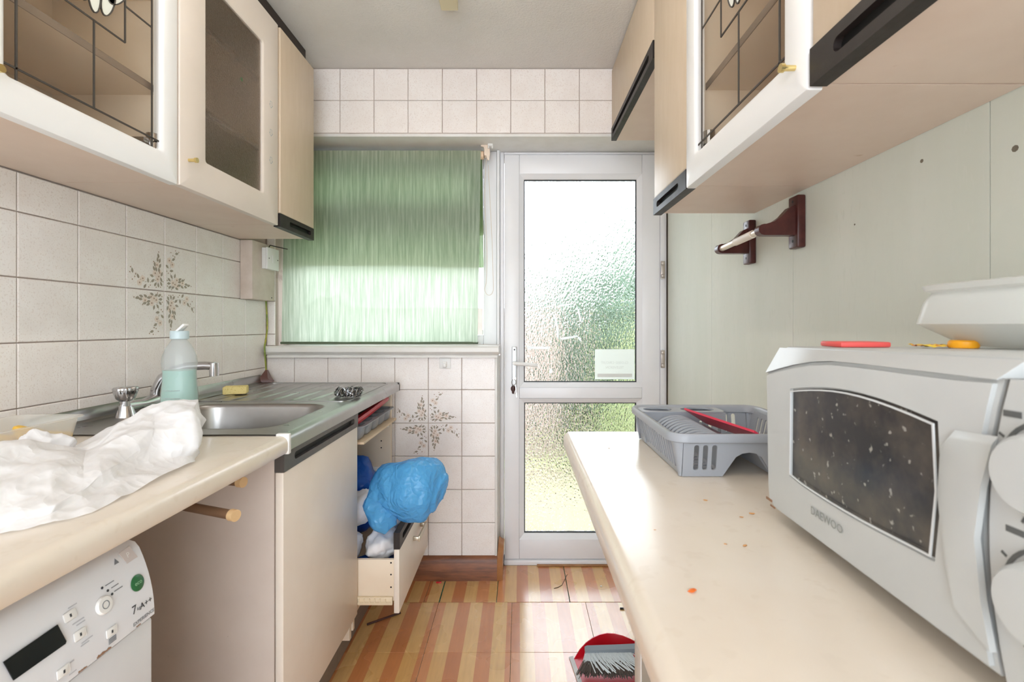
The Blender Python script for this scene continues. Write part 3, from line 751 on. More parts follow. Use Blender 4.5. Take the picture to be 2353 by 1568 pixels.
# right run: high cabinet over the door, flat beige unit, leaded white door, flat unit with long grip
ZR0, ZR1 = 1.495, 2.2
XRF = .43
MRd = lambda y, z, x: Matrix(((0, 0, -1, x), (-1, 0, 0, y), (0, 1, 0, z), (0, 0, 0, 1)))      # a=-Y, b=+Z, c=-X
H = thing('bridge_cabinet', (.56, 1.77, 1.975), 'shallow beige cabinet high above the glazed door', 'cabinet', 'right wall cabinets')
carcass(H, XR-.001, XRF, 1.458, YU-.004, 1.975, 2.285)
dr = obj('door', bx(.41, .428, 1.462, YU-.006, 2.028, 2.284, .003), M_lam, H)
handle_strip(dr, MRd(YU-.006, 1.972, .43), YU-.006-1.462, .055, .022, (.04, .93), sh=.02)
R1 = thing('wall_cabinet', (.56, 1.31, ZR0), 'narrow beige wall cabinet on the right nearest the door', 'cabinet', 'right wall cabinets')
carcass(R1, XR-.001, XRF, 1.168, 1.452, ZR0, 2.285)
dr = obj('door', bx(.409, .429, 1.17, 1.453, 1.538, 2.28, .006, 3), M_lam, R1)
handle_strip(dr, MRd(1.453, 1.489, .431), .283, .048, .024, (.12, .8))
R2 = thing('wall_cabinet', (.56, .92, ZR0), 'wall cabinet on the right with white framed leaded glass door', 'cabinet', 'right wall cabinets')
carcass(R2, XR-.001, XRF, .676, 1.166, ZR0, ZR1, shelves=(1.72, 1.95))
M = MRd(1.166, 1.488, .428)
dr, pn = frame_door(R2, M, .49, .703, .06, .064, .06, .067, .022, M_white, M_cabglass)
lead_light(pn, M @ Matrix.Translation((0, 0, .013)), .06, .426, .084, .263, 0, .259, .338, .079, .645)
knob(dr, (.406, .705, 1.534), (-1, 0, 0))
bm = B(); box(bm, XRF+.004, XRF+.05, 1.09, 1.15, 1.57, 1.585, .002); cyl(bm, (XRF+.006, 1.1, 1.562), (XRF+.006, 1.1, 1.6), .014, n=14); obj('hinge', bm, M_chrome, R2)
R3 = thing('wall_cabinet', (.56, .3, ZR0), 'beige wall cabinet on the right nearest the camera, long dark grip below', 'cabinet', 'right wall cabinets')
carcass(R3, XR-.001, XRF, -.33, .672, ZR0, ZR1)
dr = obj('door', bx(.409, .428, .172, .669, 1.541, 2.19, .004), M_lam, R3); handle_strip(dr, MRd(.669, 1.489, .43), .497, .052, .024, (.1, .9), sh=.02)
dr = obj('door', bx(.409, .428, -.328, .169, 1.541, 2.19, .004), M_lam, R3); handle_strip(dr, MRd(.169, 1.489, .43), .497, .052, .024, (.1, .9), sh=.02)
bm = B(); box(bm, .44, XR-.002, -.33, 1.166, ZR1+.002, HC-.002); tag(obj('infill_panel', bm, M_lam, sm=0), 'beige infill board above the right wall cabinets', 'panel')
# ------------------------------------------------------------------ left worktop, sink, base units
WZ = .90
def worktop(name, xb, xf, ya, yb, label, endcap=False):
    """postformed board: rounded front edge; xb wall side, xf front edge"""
    s = 1 if xf > xb else -1; t = .04; r = .017; prof = [(xb, WZ-t), (xb, WZ)]
    for i in range(7):
        q = PI/2*i/6; prof.append((xf-s*r+s*r*math.sin(q), WZ-r+r*math.cos(q)))
    prof += [(xf, WZ-t+.008), (xf-s*.004, WZ-t+.001), (xf-s*.012, WZ-t)]
    bm = B(); extrude_profile(bm, prof, ya, yb, lambda p, q: (p[0], q, p[1]))
    return tag(obj(name, bm, M_work, sm=50), label, 'worktop')
XWF = -.531
worktop('worktop', XL+.002, XWF, YREAR+.35, 1.099, 'cream mottled worktop along the left wall before the sink')
tag(obj('joint_strip', bx(-.56, XWF+.0022, 1.0995, 1.112, WZ-.042, WZ+.0055, .003), M_plasticw), 'white plastic joint strip between left worktop and sink', 'strip')

# sit-on stainless sink with drainer
SK = thing('kitchen_sink', (-.84, 1.64, WZ), 'stainless steel sink with ribbed drainer under the window', 'sink')
SY0, SY1 = 1.1005, 2.118
bowl = rrect(-1.015, -.6, 1.165, 1.535, .075, 8)
bm = B()
plate(bm, [(XL+.012, SY0), (XWF-.02, SY0), (XWF-.02, SY1), (XL+.012, SY1)], [bowl], .0016, Matrix.Translation((0, 0, WZ+.0015)))
r = .02; prof = [(XWF-.02, WZ+.0031)]
for i in range(1, 7):
    q = PI/2*i/6; prof.append((XWF-r+r*math.sin(q), WZ+.0031-r*.8+r*.8*math.cos(q)))
prof += [(XWF, WZ-.034), (XWF-.003, WZ-.036), (XWF-.003, WZ-.014), (XWF-.02, WZ+.0012)]
extrude_profile(bm, prof, SY0, SY1, lambda p, q: (p[0], q, p[1]))
prof = [(SY1-.001, WZ+.0031)] + [(SY1+.016*math.sin(PI/2*i/4), WZ+.0031-.016+.016*math.cos(PI/2*i/4)) for i in range(1, 5)] + [(SY1+.016, WZ-.036), (SY1+.013, WZ-.036), (SY1+.012, WZ-.012), (SY1-.001, WZ+.0012)]
extrude_profile(bm, prof, XL+.012, XWF, lambda p, q: (q, p[0], p[1]))
box(bm, XL+.012, XWF-.02, SY0, SY0+.0012, WZ-.02, WZ+.0031)
obj('sink_top', bm, M_steel, SK, 50)
bm = B(); loops = []
cx, cy = -.8075, 1.35
for k, (dz, g) in enumerate(((.0018, -.003), (.0017, .0), (-.001, .003), (-.012, .006), (-.09, .012), (-.135, .02), (-.15, .035), (-.156, .07), (-.158, .12))):
    q = rrect(-1.015+g, -.6-g, 1.165+g, 1.535-g, max(.075-g*.4, .03) if g < .1 else .05, 8)
    loops.append([(p[0], p[1], WZ+.0015+dz) for p in q])
loft(bm, loops, False, True); obj('bowl', bm, M_steel, SK, 60)
bm = B(); lathe(bm, [(0, .001), (.02, .001), (.034, .003), (.037, 0)], 24, Matrix.Translation((cx, cy, WZ-.156))); obj('waste', bm, M_chrome, SK)
prof = [(XL+.0015, WZ+.001), (XL+.0015, WZ+.034), (XL+.006, WZ+.037), (XL+.012, WZ+.03), (XL+.016, WZ+.008), (XL+.026, WZ+.0033), (XL+.026, WZ+.001)]
bm = B(); extrude_profile(bm, prof, SY0, SY1, lambda p, q: (p[0], q, p[1])); obj('upstand', bm, M_steel, SK, 50)
rib = None
for i in range(7):                                               # drainer ribs
    x = -1.03+i*.066
    bm = B()
    prof = [(x-.013, WZ+.0028), (x-.009, WZ+.0052), (x, WZ+.0062), (x+.009, WZ+.0052), (x+.013, WZ+.0028)]
    loops = []
    for y, k in ((1.6, 0.05), (1.612, 1), (2.05, 1), (2.062, .05)):
        loops.append([(x+(p[0]-x)*(.4+.6*k), y, WZ+.0028+(p[1]-WZ-.0028)*k) for p in prof])
    if rib is None: loft(bm, loops); rib = obj('drainer_rib', bm, M_steel, SK, 60); rp = WLOC[rib.name].copy()
    else: bm.free(); share(rib, rp+Vector((i*.066, 0, 0)), SK)
bm = B(); prof = rrect(-1.085, -.565, 1.578, 2.085, .03, 5); inn = rrect(-1.079, -.571, 1.584, 2.079, .026, 5)
plate(bm, prof, [inn], .0028, Matrix.Translation((0, 0, WZ+.0025))); obj('drainer_rim', bm, M_steel, SK)

# mixer tap
TP_ = thing('mixer_tap', (-1.075, 1.42, WZ+.003), 'chrome mixer tap with faceted knobs behind the sink', 'tap')
bm = B(); zt = WZ+.0032
tube(bm, [(-1.085, 1.318, zt+.028), (-1.085, 1.38, zt+.026), (-1.085, 1.435, zt+.03), (-1.085, 1.49, zt+.026), (-1.085, 1.552, zt+.028)], [.017, .013, .022, .013, .017], 16)
cyl(bm, (-1.085, 1.435, zt), (-1.085, 1.435, zt+.04), .026, .02, 24)
for y in (1.32, 1.55): cyl(bm, (-1.085, y, zt), (-1.085, y, zt+.03), .025, .016, 24); cyl(bm, (-1.085, y, zt+.03), (-1.085, y, zt+.045), .014, .013, 20)
obj('tap_body', bm, M_chrome, TP_)
for y in (1.32, 1.55):
    loops = []
    for z, rr, amp in ((.043, .013, 0), (.05, .02, .0015), (.07, .0255, .0028), (.079, .0265, .0028), (.082, .024, .002), (.084, .012, 0)):
        loops.append([(-1.085+(rr+amp*math.cos(8*q))*math.cos(q), y+(rr+amp*math.cos(8*q))*math.sin(q), zt+z) for q in [2*PI*i/48 for i in range(48)]])
    bm = B(); loft(bm, loops); obj('tap_knob', bm, M_chrome, TP_, 50)
sp = [(-1.085, 1.435, zt+.03), (-1.082, 1.435, zt+.06), (-1.068, 1.437, zt+.092), (-1.04, 1.44, zt+.115), (-1.0, 1.445, zt+.128), (-.95, 1.45, zt+.13), (-.925, 1.452, zt+.128)]
bm = B(); tube(bm, sp, [.02, .019, .017, .0145, .013, .0125, .0125], 18); cyl(bm, (-.925, 1.452, zt+.138), (-.925, 1.452, zt+.098), .0135, .013, 20); obj('spout', bm, M_chrome, TP_, 60)

# sink base unit: end panel facing the camera, door with dark grip
SB = thing('sink_base_unit', (-.86, 1.36, 0), 'base unit under the sink with pale cream door and dark grip', 'cabinet')
obj('end_panel', bx(XL+.01, -.567, 1.108, 1.126, .0, .858), M_pink, SB, 0)
obj('side_panel', bx(XL+.01, -.567, 1.6, 1.616, .1, .858), M_carc, SB, 0)
obj('bottom_panel', bx(XL+.01, -.57, 1.126, 1.6, .15, .166), M_carc, SB, 0)
M_plinth = pmat('grey_brown_plinth', C(128, 112, 100), .6)
obj('plinth', bx(-.63, -.615, 1.126, 1.619, .003, .149), M_plinth, SB, 0)
dr = obj('door', bx(-.565, -.5455, 1.108, 1.6155, .18, .8135, .003), M_lightlam, SB)
handle_strip(dr, MLd(1.108, .814, -.566), .5075, .05, .0225, (.1, .93), pmat('worn_brown_grip', C(84, 78, 74), .3, rvar=(60, .2, .5)), sh=.018)

# drawer unit with the cutlery drawer front missing and the bottom drawer pulled out
DU = thing('drawer_unit', (-.86, 1.87, 0), 'drawer unit by the back wall, bottom drawer pulled out', 'cabinet')
obj('side_panel', bx(XL+.01, -.563, 2.1, 2.116, .12, .858), M_carc, DU, 0)
obj('side_panel', bx(XL+.01, -.563, 1.622, 1.636, .12, .858), M_carc, DU, 0)
obj('back_panel', bx(XL+.01, XL+.016, 1.636, 2.1, .12, .858), M_carc, DU, 0)
obj('bottom_panel', bx(XL+.016, -.57, 1.636, 2.1, .15, .166), M_carc, DU, 0)
obj('plinth', bx(-.63, -.615, 1.621, 2.116, .003, .149), M_plinth, DU, 0)
for z in (.515, .71):
    bm = B(); box(bm, XL+.1, -.572, 2.09, 2.0995, z, z+.022, .002); box(bm, XL+.1, -.6, 2.084, 2.0905, z+.004, z+.008); obj('drawer_runner', bm, M_plasticw, DU)
for x, z in ((-.605, .648), (-.605, .618), (-.605, .75)):
    obj('screw_hole', cyl(B(), (x, 2.0992, z), (x, 2.1005, z), .003, n=8), M_black, DU)
board = obj('drawer_base', bx(-1.08, -.535, 1.65, 2.085, .744, .752), pmat('drawer_board', C(214, 190, 160), .6), DU, 0)
DW = obj('drawer_front', bx(-.424, -.405, 1.618, 2.112, .18, .3965, .003), M_lightlam, DU)
handle_strip(DW, MLd(1.618, .397, -.4245), .494, .056, .021, (.08, .93), sh=.02)
bm = B(); yh, zh = 1.86, .385
for y in (1.83, 1.958): box(bm, -.405, -.383, y-.006, y+.006, .333, .348, .002)
box(bm, -.386, -.378, 1.824, 1.964, .33, .351, .002)
obj('drawer_handle', bm, pmat('satin_handle', C(200, 190, 172), .3, .7), DW)
DWB = obj('drawer_side', bx(-1.02, -.424, 1.632, 1.645, .215, .356, .002), M_carc, DU)
obj('drawer_side', bx(-1.02, -.424, 2.078, 2.091, .215, .356, .002), M_carc, DU)
obj('drawer_bottom', bx(-1.02, -.424, 1.645, 2.078, .215, .222), M_carc, DU, 0)
bm = B(); box(bm, -.93, -.43, 1.622, 1.632, .205, .232, .002); box(bm, -.9, -.435, 1.619, 1.6225, .212, .217)
for i in range(6): box(bm, -.545+i*.018, -.541+i*.018, 1.619, 1.6225, .217, .229)
obj('drawer_slide', bm, M_edge, DU)
for x, z in ((-.437, .345), (-.437, .305), (-.437, .262)): obj('screw_hole', cyl(B(), (x, 1.6315, z), (x, 1.633, z), .003, n=8), M_black, DWB)

# grey cutlery tray with a red handled tool on it
M_grey = pmat('grey_plastic', C(150, 153, 158), .38)
CT = thing('cutlery_tray', (-.75, 1.87, .752), 'grey plastic cutlery tray in the open top drawer slot', 'tray')
bm = B(); cells = []
for i in range(5):
    a = 1.662+i*.084; cells.append(rrect(a, a+.074, -1.0 if i < 4 else -1.0, -.552, .022, 4))
cells = [[(q[1], q[0]) for q in c][::-1] for c in cells]
plate(bm, [(q[1], q[0]) for q in rrect(1.652, 2.082, -1.02, -.538, .03, 4)][::-1], cells, .003, Matrix.Translation((0, 0, .8)))
for c in cells:
    mx = sum(q[0] for q in c)/len(c); my = sum(q[1] for q in c)/len(c)
    def shr(f, z): return [(mx+(q[0]-mx)*(1-(1-f)*.2), my+(q[1]-my)*f, z) for q in c]
    loft(bm, [shr(1, .803), shr(.98, .8), shr(.86, .762), shr(.7, .755)], False, True)
    loft(bm, [shr(1.03, .8), shr(.9, .76), shr(.74, .7525)], False, True)
obj('tray_body', bm, M_grey, CT, 45)
RT = thing('red_utensil', (-.56, 1.86, .806), 'red plastic handled utensil lying across the cutlery tray', 'utensil')
bm = B(); loft(bm, [[(-.575+(x), y, .8+z+.03*k) for x, z in ((-.011, .006), (.011, .006), (.013, .016), (.008, .024), (-.008, .024), (-.013, .016))] for y, k, x in ((1.63, 0, 0), (1.8, .25, 0), (1.95, .55, 0), (2.05, .8, 0), (2.065, .82, 0))]); obj('handle', bm, M_red, RT)
bm = B(); tube(bm, [(-.6, 1.66, .81), (-.62, 1.74, .815), (-.64, 1.82, .816)], .006, 8); obj('shaft', bm, pmat('olive_plastic', C(120, 118, 60), .5), RT)

# ------------------------------------------------------------------ washing machine
WM = thing('washing_machine', (-.84, .438, 0), 'white washing machine under the left worktop with black display', 'washing machine')
M_enamel = pmat('white_enamel', C(230, 231, 234), .28, var=(C(222, 223, 227), 4, .35, .7))
WY0, WY1, WXF = .14, .738, -.56
obj('body', bx(-1.12, WXF-.004, WY0, WY1, .012, .708, .006), M_enamel, WM)
prof = [(-1.1, .712), (WXF, .712)] + [(WXF-.0235*(i/8)**2.0, .712+.103*i/8) for i in range(1, 9)] + [(WXF-.03, .823), (WXF-.045, .827), (-1.1, .827)]
bm = B(); extrude_profile(bm, prof, WY0, WY1, lambda p, q: (p[0], q, p[1])); bmesh.ops.bevel(bm, geom=[e for e in bm.edges if abs(e.verts[0].co.y-e.verts[1].co.y) < 1e-6 and (abs(e.verts[0].co.z-e.verts[1].co.z) > .002 or e.verts[0].co.x > -.62)], offset=.003, segments=2, affect='EDGES')
CP = obj('control_panel', bm, M_enamel, WM, 45)
def onp(y, z, off=.0006):                                        # point and frame on the curved fascia
    t = (z-.712)/.103; x = WXF-.0235*t*t if t > 0 else WXF-.004
    sl = -.0235*2*t/.103 if t > 0 else 0
    b = Vector((sl, 0, 1)).normalized(); a = Vector((0, 1, 0)); c = a.cross(b)
    o_ = Vector((x, y, z))+c*off
    return Matrix(((a.x, b.x, c.x, o_.x), (a.y, b.y, c.y, o_.y), (a.z, b.z, c.z, o_.z), (0, 0, 0, 1)))
def wpx(x, y):
    """fascia point (y, z) under photo pixel"""
    X = -WXF+.008
    Y = X*FPX/(VX-x); return Y, CH-(y-VY)*Y/FPX
def fascia(name, outline, mat, T=.0008, off=.0003, parent=CP):
    ys = [wpx(*q) for q in outline]; yc = sum(q[0] for q in ys)/len(ys); zc = sum(q[1] for q in ys)/len(ys)
    bm = B(); plate(bm, [(q[0]-yc, q[1]-zc) for q in ys], [], T, onp(yc, zc, off)); return obj(name, bm, mat, parent, 0)
M_display = pmat('black_display', C(14, 20, 22), .12)
fascia('display', [(9, 1522), (134, 1436), (143, 1476), (140, 1482), (20, 1566)], M_display, .0012, .0016)
M_printg = pmat('grey_print', C(120, 124, 130), .5); M_printd = pmat('dark_print', C(60, 62, 66), .5)
yc, zc = wpx(315, 1340)
bm = B(); lathe(bm, [(0, .0012), (.0105, .0012), (.0118, .0003), (.0118, 0)], 26, onp(yc, zc)); st = obj('sticker', bm, pmat('green_eco_sticker', C(46, 106, 62), .3), CP)
bm = B(); text_bm(bm, 'eco', .009, onp(yc, zc, .0022)); obj('sticker_text', bm, pmat('pale_green_print', C(150, 196, 156), .5), st, 0)
fascia('badge', [(300, 1272), (325, 1254), (331, 1282), (307, 1298)], pmat('pinkish_badge', C(206, 196, 192), .4))
yc, zc = wpx(315, 1277); bm = B(); text_bm(bm, 'P', .011, onp(yc, zc, .0014)); obj('badge_text', bm, M_plasticw, CP, 0)
yc, zc = wpx(289, 1292); bm = B(); plate(bm, [(-.004, -.003), (.004, -.003), (0, .005)], [], .0003, onp(yc, zc, .0006)); obj('warning_print', bm, M_printg, CP, 0)
for s, x, y, sz, m in (('7', 298, 1403, .017, M_printd), ('kg', 308, 1398, .007, M_printg), ('A++', 325, 1386, .0125, M_printd)):
    yc, zc = wpx(x, y); bm = B(); text_bm(bm, s, sz, onp(yc, zc, .0006)); obj('rating_text', bm, m, CP, 0)
yc, zc = wpx(318, 1419); bm = B(); text_bm(bm, 'EXPERIENCE', .0072, onp(yc, zc, .0006), sx=1.0); obj('range_text', bm, M_printg, CP, 0)
yc, zc = wpx(237, 1392)
bm = B(); lathe(bm, [(.0, .0035), (.006, .004), (.0105, .0038), (.0118, .002), (.012, 0)], 26, onp(yc, zc, .0002)); kn = obj('start_button', bm, M_plasticw, CP)
bm = B(); plate(bm, [(.0055*math.cos(q), .0055*math.sin(q)) for q in [2*PI*i/18 for i in range(18)]], [[(.0045*math.cos(q), .0045*math.sin(q)) for q in [2*PI*i/18 for i in range(18)]]], .0003, onp(yc, zc, .0042)); obj('button_ring', bm, M_printg, kn, 0)
for x, y in ((245, 1352), (254, 1358), (260, 1366)):
    yc, zc = wpx(x, y); bm = B(); lathe(bm, [(0, .0004), (.0018, .0004), (.0018, 0)], 8, onp(yc, zc, .0003)); obj('indicator', bm, M_printd, CP, 0)
for x, y, w in ((262, 1341, .014), (270, 1347, .012), (275, 1354, .014), (178, 1393, .012), (180, 1428, .016), (184, 1432, .012), (190, 1470, .016), (184, 1480, .012), (146, 1525, .012), (152, 1546, .01)):
    yc, zc = wpx(x, y); bm = B(); box(bm, -w/2, w/2, -.0006, .0006, 0, .0002, M=onp(yc, zc, .0005)); obj('caption_print', bm, pmat('pale_print', C(186, 188, 194), .5) if x < 262 else M_printg, CP, 0)
for x, y in ((166, 1416), (176, 1459), (243, 1452), (130, 1544)):
    yc, zc = wpx(x, y); bm = B(); box(bm, -.008, .008, -.006, .006, 0, .0022, .0018, M=onp(yc, zc, .0)); bt = obj('push_button', bm, M_plasticw, CP)
    bm = B(); box(bm, -.0012, .0012, -.002, .002, 0, .0002, M=onp(yc, zc, .0023)); obj('button_mark', bm, M_printd, bt, 0)
yc, zc = wpx(245, 1470)
bm = B()
for k in range(4): box(bm, -.006, .006, -.0035+k*.002, -.0025+k*.002, 0, .0003, M=onp(yc, zc, .0004))
obj('caption_print', bm, M_printg, CP, 0)
M_rust = pmat('rust_grime', C(150, 116, 92), .9)
for x, y, w, h in ((225, 1508, .022, .003), (175, 1552, .012, .002), (305, 1440, .008, .0015)):
    yc, zc = wpx(x, y); bm = B()
    pts = [(w*(i/10-.5), -h*.5*random.uniform(.4, 1)) for i in range(11)]+[(w*(.5-i/10), h*random.uniform(.2, 1)) for i in range(11)]
    plate(bm, pts, [], .0004, onp(yc, max(zc, .7135), .0004)); obj('grime_mark', bm, M_rust, CP, 0)
obj('drum_door', lathe(B(), [(.12, 0), (.15, .004), (.165, .016), (.15, .028), (.12, .03), (.0, .022)], 40, Matrix.Translation((WXF-.006, .43, .4)) @ Matrix.Rotation(PI/2, 4, 'Y')), M_enamel, WM)

# pull-out towel rails under the worktop
TR = thing('pull_out_towel_rail', (-.8, .9, .83), 'wooden pull out towel rail rods under the left worktop', 'towel rail')
M_rod = pmat('wooden_rod', C(206, 172, 128), .5); M_rodb = pmat('brown_rod_sleeve', C(112, 84, 62), .6)
for (x1, y1, z1) in ((-.556, .966, .838), (-.51, .862, .812)):
    a = Vector((x1, y1, z1)); b = Vector((x1-.4, y1+.1, z1)) if y1 > .9 else Vector((x1-.42, y1+.155, z1))
    d = (b-a).normalized()
    rd = obj('rod', cyl(B(), a+d*.003, b, .0085, n=16), M_rodb, TR); obj('rod_end', cyl(B(), a, a+d*.012, .0105, n=18), M_rod, rd)
    obj('pivot_bracket', bx(b.x-.03, b.x+.005, b.y-.018, b.y+.018, b.z-.02, .8585, .003), M_rodb, TR)

# ------------------------------------------------------------------ right worktop and units below
worktop('worktop', XR-.002, .106, YREAR+.35, 1.148, 'cream mottled worktop along the right wall under the microwave')
RB = thing('base_unit', (.49, .5, 0), 'pale grey base unit set back under the right worktop', 'cabinet')
M_greyunit = pmat('pale_grey_green_front', C(204, 206, 200), .4)
obj('carcass', bx(.285, XR-.004, -.6, 1.098, .0, .858), M_greyunit, RB, 0)
obj('edge_strip', bx(.265, .284, 1.047, 1.1, .0, .858, .002), pmat('pale_edge_strip', C(222, 218, 212), .4), RB)
obj('door', bx(.2665, .2845, .455, 1.044, .1, .855, .003), M_greyunit, RB)
obj('door', bx(.2665, .2845, -.14, .452, .1, .855, .003), M_greyunit, RB)

# ------------------------------------------------------------------ microwave: local x depth, y runs back along the front (0 at its far end), z up
MW = thing('microwave', (.330, .640, .913), 'silver grey microwave oven with dark splashed window on the right worktop', 'microwave')
MW.rotation_euler = (-math.radians(1.25), 0, -math.radians(3.03))
M_mw = pmat('silver_grey_plastic', C(198, 201, 201), .34, var=(C(190, 193, 193), 6, .35, .7), coord='obj')
M_mwdark = pmat('microwave_seam', C(96, 98, 98), .5)
MWL, MWH = .47, .214
obj('body', bx(.026, .31, -MWL, -.002, 0, MWH, .004), M_mw, MW, local=True)
# door: far edge 0, near edge curved seam; window hole with bowed top
win = [(-.064, .061), (-.068, .161)] + [(-.068-.21*i/10, .161+.0105*math.sin(PI*i/10)) for i in range(1, 10)] + [(-.279, .1605), (-.281, .11), (-.274, .059)] + [(-.274+.21*i/8, .0595-.004*math.sin(PI*i/8)) for i in range(1, 8)]
def seam(z): return -.318-.017*((z-.09)/.11)**2
zz = [.004+i*(.2-.004)/10 for i in range(11)]
outer = [(-.004, .012), (-.002, .03), (-.0, .178)] + [(-.33*i/9, .178+.0235*math.sin(min(1, i/4.5)*PI/2)-.003*max(0, i-4.5)/4.5) for i in range(1, 9)] + [(seam(z)+.003, z) for z in zz[::-1]] + [(-.02, .004)]
MF = Matrix(((0, 0, -1, 0), (1, 0, 0, 0), (0, 1, 0, 0), (0, 0, 0, 1)))    # a -> +y, b -> +z, c -> -x
bm = B(); plate(bm, outer, [win], .024, MF @ Matrix.Translation((0, 0, -.025)))
bmesh.ops.bevel(bm, geom=[e for e in bm.edges if all(abs(v.co.x-.001) < 1e-5 for v in e.verts) and any(abs(f.normal.x) < .3 for f in e.link_faces) and len(e.link_faces) == 2], offset=.0035, segments=2, affect='EDGES')
dr = obj('door', bm, M_mw, MW, 40, local=True); dro = WLOC[dr.name].copy()
def insub(name, bm, mat, parent, off, sm=35):
    o = obj(name, bm, mat, parent, sm, local=True); o.location = o.location-off; return o
M_mwwin = pmat('dark_splashed_window', C(62, 62, 64), .16, speck=(C(150, 148, 142), 120, .66), var=(C(92, 86, 80), 18, .4, .68), coord='obj')
bm = B(); c = (-.17, .11); plate(bm, [(c[0]+(p[0]-c[0])*1.02, c[1]+(p[1]-c[1])*1.03) for p in win], [], .002, MF @ Matrix.Translation((0, 0, -.006)))
insub('window', bm, M_mwwin, dr, dro, 0)
bm = B(); c = (-.173, .112); sc_ = lambda f, g: [(c[0]+(p[0]-c[0])*f, c[1]+(p[1]-c[1])*g) for p in win]
plate(bm, sc_(1.008, 1.014), [sc_(.994, .988)], .0012, MF @ Matrix.Translation((0, 0, -.0005))); insub('window_rim', bm, pmat('pale_window_rim', C(214, 217, 219), .3), dr, dro, 0)
bm = B(); rc = Matrix(((0, -1, 0, 0), (0, 0, 0, 0), (0, 0, 0, 0), (0, 0, 0, 1)))
text_bm(bm, 'DAEWOO', .0125, Matrix(((0, 0, -1, -.0006), (-1, 0, 0, -.138), (0, 1, 0, .0345), (0, 0, 0, 1)))); insub('brand_text', bm, pmat('grey_lettering', C(140, 144, 142), .5), dr, dro, 0)
# pull recess moulding beside the window
loops = []
for k, x in ((0, .0005), (.7, -.003), (1, -.004)):
    loops.append([(x, y, z) for y, z in ((-.287-.004*k, .066), (-.283-.004*k, .11), (-.286-.004*k, .146-.004*k), (-.298, .16-.006*k), (-.331, .162-.006*k), (-.3225, .126), (-.317, .09), (-.321, .05), (-.327, .02), (-.3, .03+.004*k))])
bm = B(); loft(bm, loops); insub('door_grip', bm, M_mw, dr, dro, 50)
# upper bevel above the door and side strip
arc = [(-.33*i/9, .178+.0235*math.sin(min(1, i/4.5)*PI/2)-.003*max(0, i-4.5)/4.5) for i in range(0, 10)]
bm = B(); lo = [(.001, a, b+.0006) for a, b in arc]; hi = [(.02, a, MWH-.002) for a, b in arc]; bk = [(.0255, a, MWH-.006) for a, b in arc]; bl2 = [(.0255, a, b) for a, b in arc]
t = B(); R_ = [[t.verts.new(p) for p in L_] for L_ in (lo, hi, bk, bl2)]
for i in range(9):
    for j in range(4): t.faces.new((R_[j][i], R_[j][i+1], R_[(j+1) % 4][i+1], R_[(j+1) % 4][i]))
for i in (0, 9): t.faces.new([R_[j][i] for j in range(4)])
join(bm, t); insub('top_bevel', bm, M_mw, MW, Vector((0, 0, 0)))
# control side
pan = [(seam(z)-.003, z) for z in zz] + [(-.33, .2), (-MWL+.004, .2), (-MWL, .19), (-MWL, .006)]
bm = B(); plate(bm, pan, [], .023, MF @ Matrix.Translation((0, 0, -.0255))); cpn = obj('control_panel', bm, M_mw, MW, 40, local=True); cpo = WLOC[cpn.name].copy()
bm = B(); plate(bm, [(seam(z)+.003, z) for z in zz]+[(seam(z)-.003, z) for z in zz[::-1]], [], .016, MF @ Matrix.Translation((0, 0, -.0253))); obj('door_seam', bm, M_mwdark, MW, 0, local=True)
for zc in (.068, .145):
    MK = MF @ Matrix.Translation((-.363, zc, -.0025))
    bm = B(); lathe(bm, [(.0325, 0), (.0325, .001), (.03, .001), (.03, 0)], 36, MK); insub('dial_ring', bm, M_mwdark, cpn, cpo)
    bm = B(); lathe(bm, [(.0265, 0), (.0262, .004), (.024, .014), (.021, .018), (0, .019)], 36, MK); kb_ = insub('dial', bm, M_mw, cpn, cpo)
    for q in range(9):
        an = math.radians(150+q*30); p = (-.363+.0365*math.cos(an), zc+.037*math.sin(an))
        bm = B(); box(bm, -.0009, .0009, -.002, .002, 0, .0003, M=MF @ Matrix.Translation((p[0], p[1], -.0024)) @ Matrix.Rotation(an-PI/2, 4, 'Z')); insub('dial_mark', bm, M_mwdark, cpn, cpo, 0)
for zc in (.104, .178):
    bm = B(); box(bm, -.345, -.333, zc-.002, zc+.002, 0, .0003, M=MF @ Matrix.Translation((0, 0, -.0024))); insub('caption_print', bm, M_mwdark, cpn, cpo, 0)
for x, y, z in ((.05, -.04, -.012), (.26, -.04, -.012), (.05, -.42, -.0215), (.26, -.42, -.0215)):
    obj('foot', cyl(B(), (x, y, z+.0005), (x, y, .002), .012, n=14), M_dark, MW, local=True)
for (y, z, r) in ((-.008, .012, .004), (-.018, .006, .003)): obj('grime_mark', bx(.0, .0012, y-r*2, y+r*2, z-r*.4, z+r*.4, .0004), M_rust, MW, local=True)
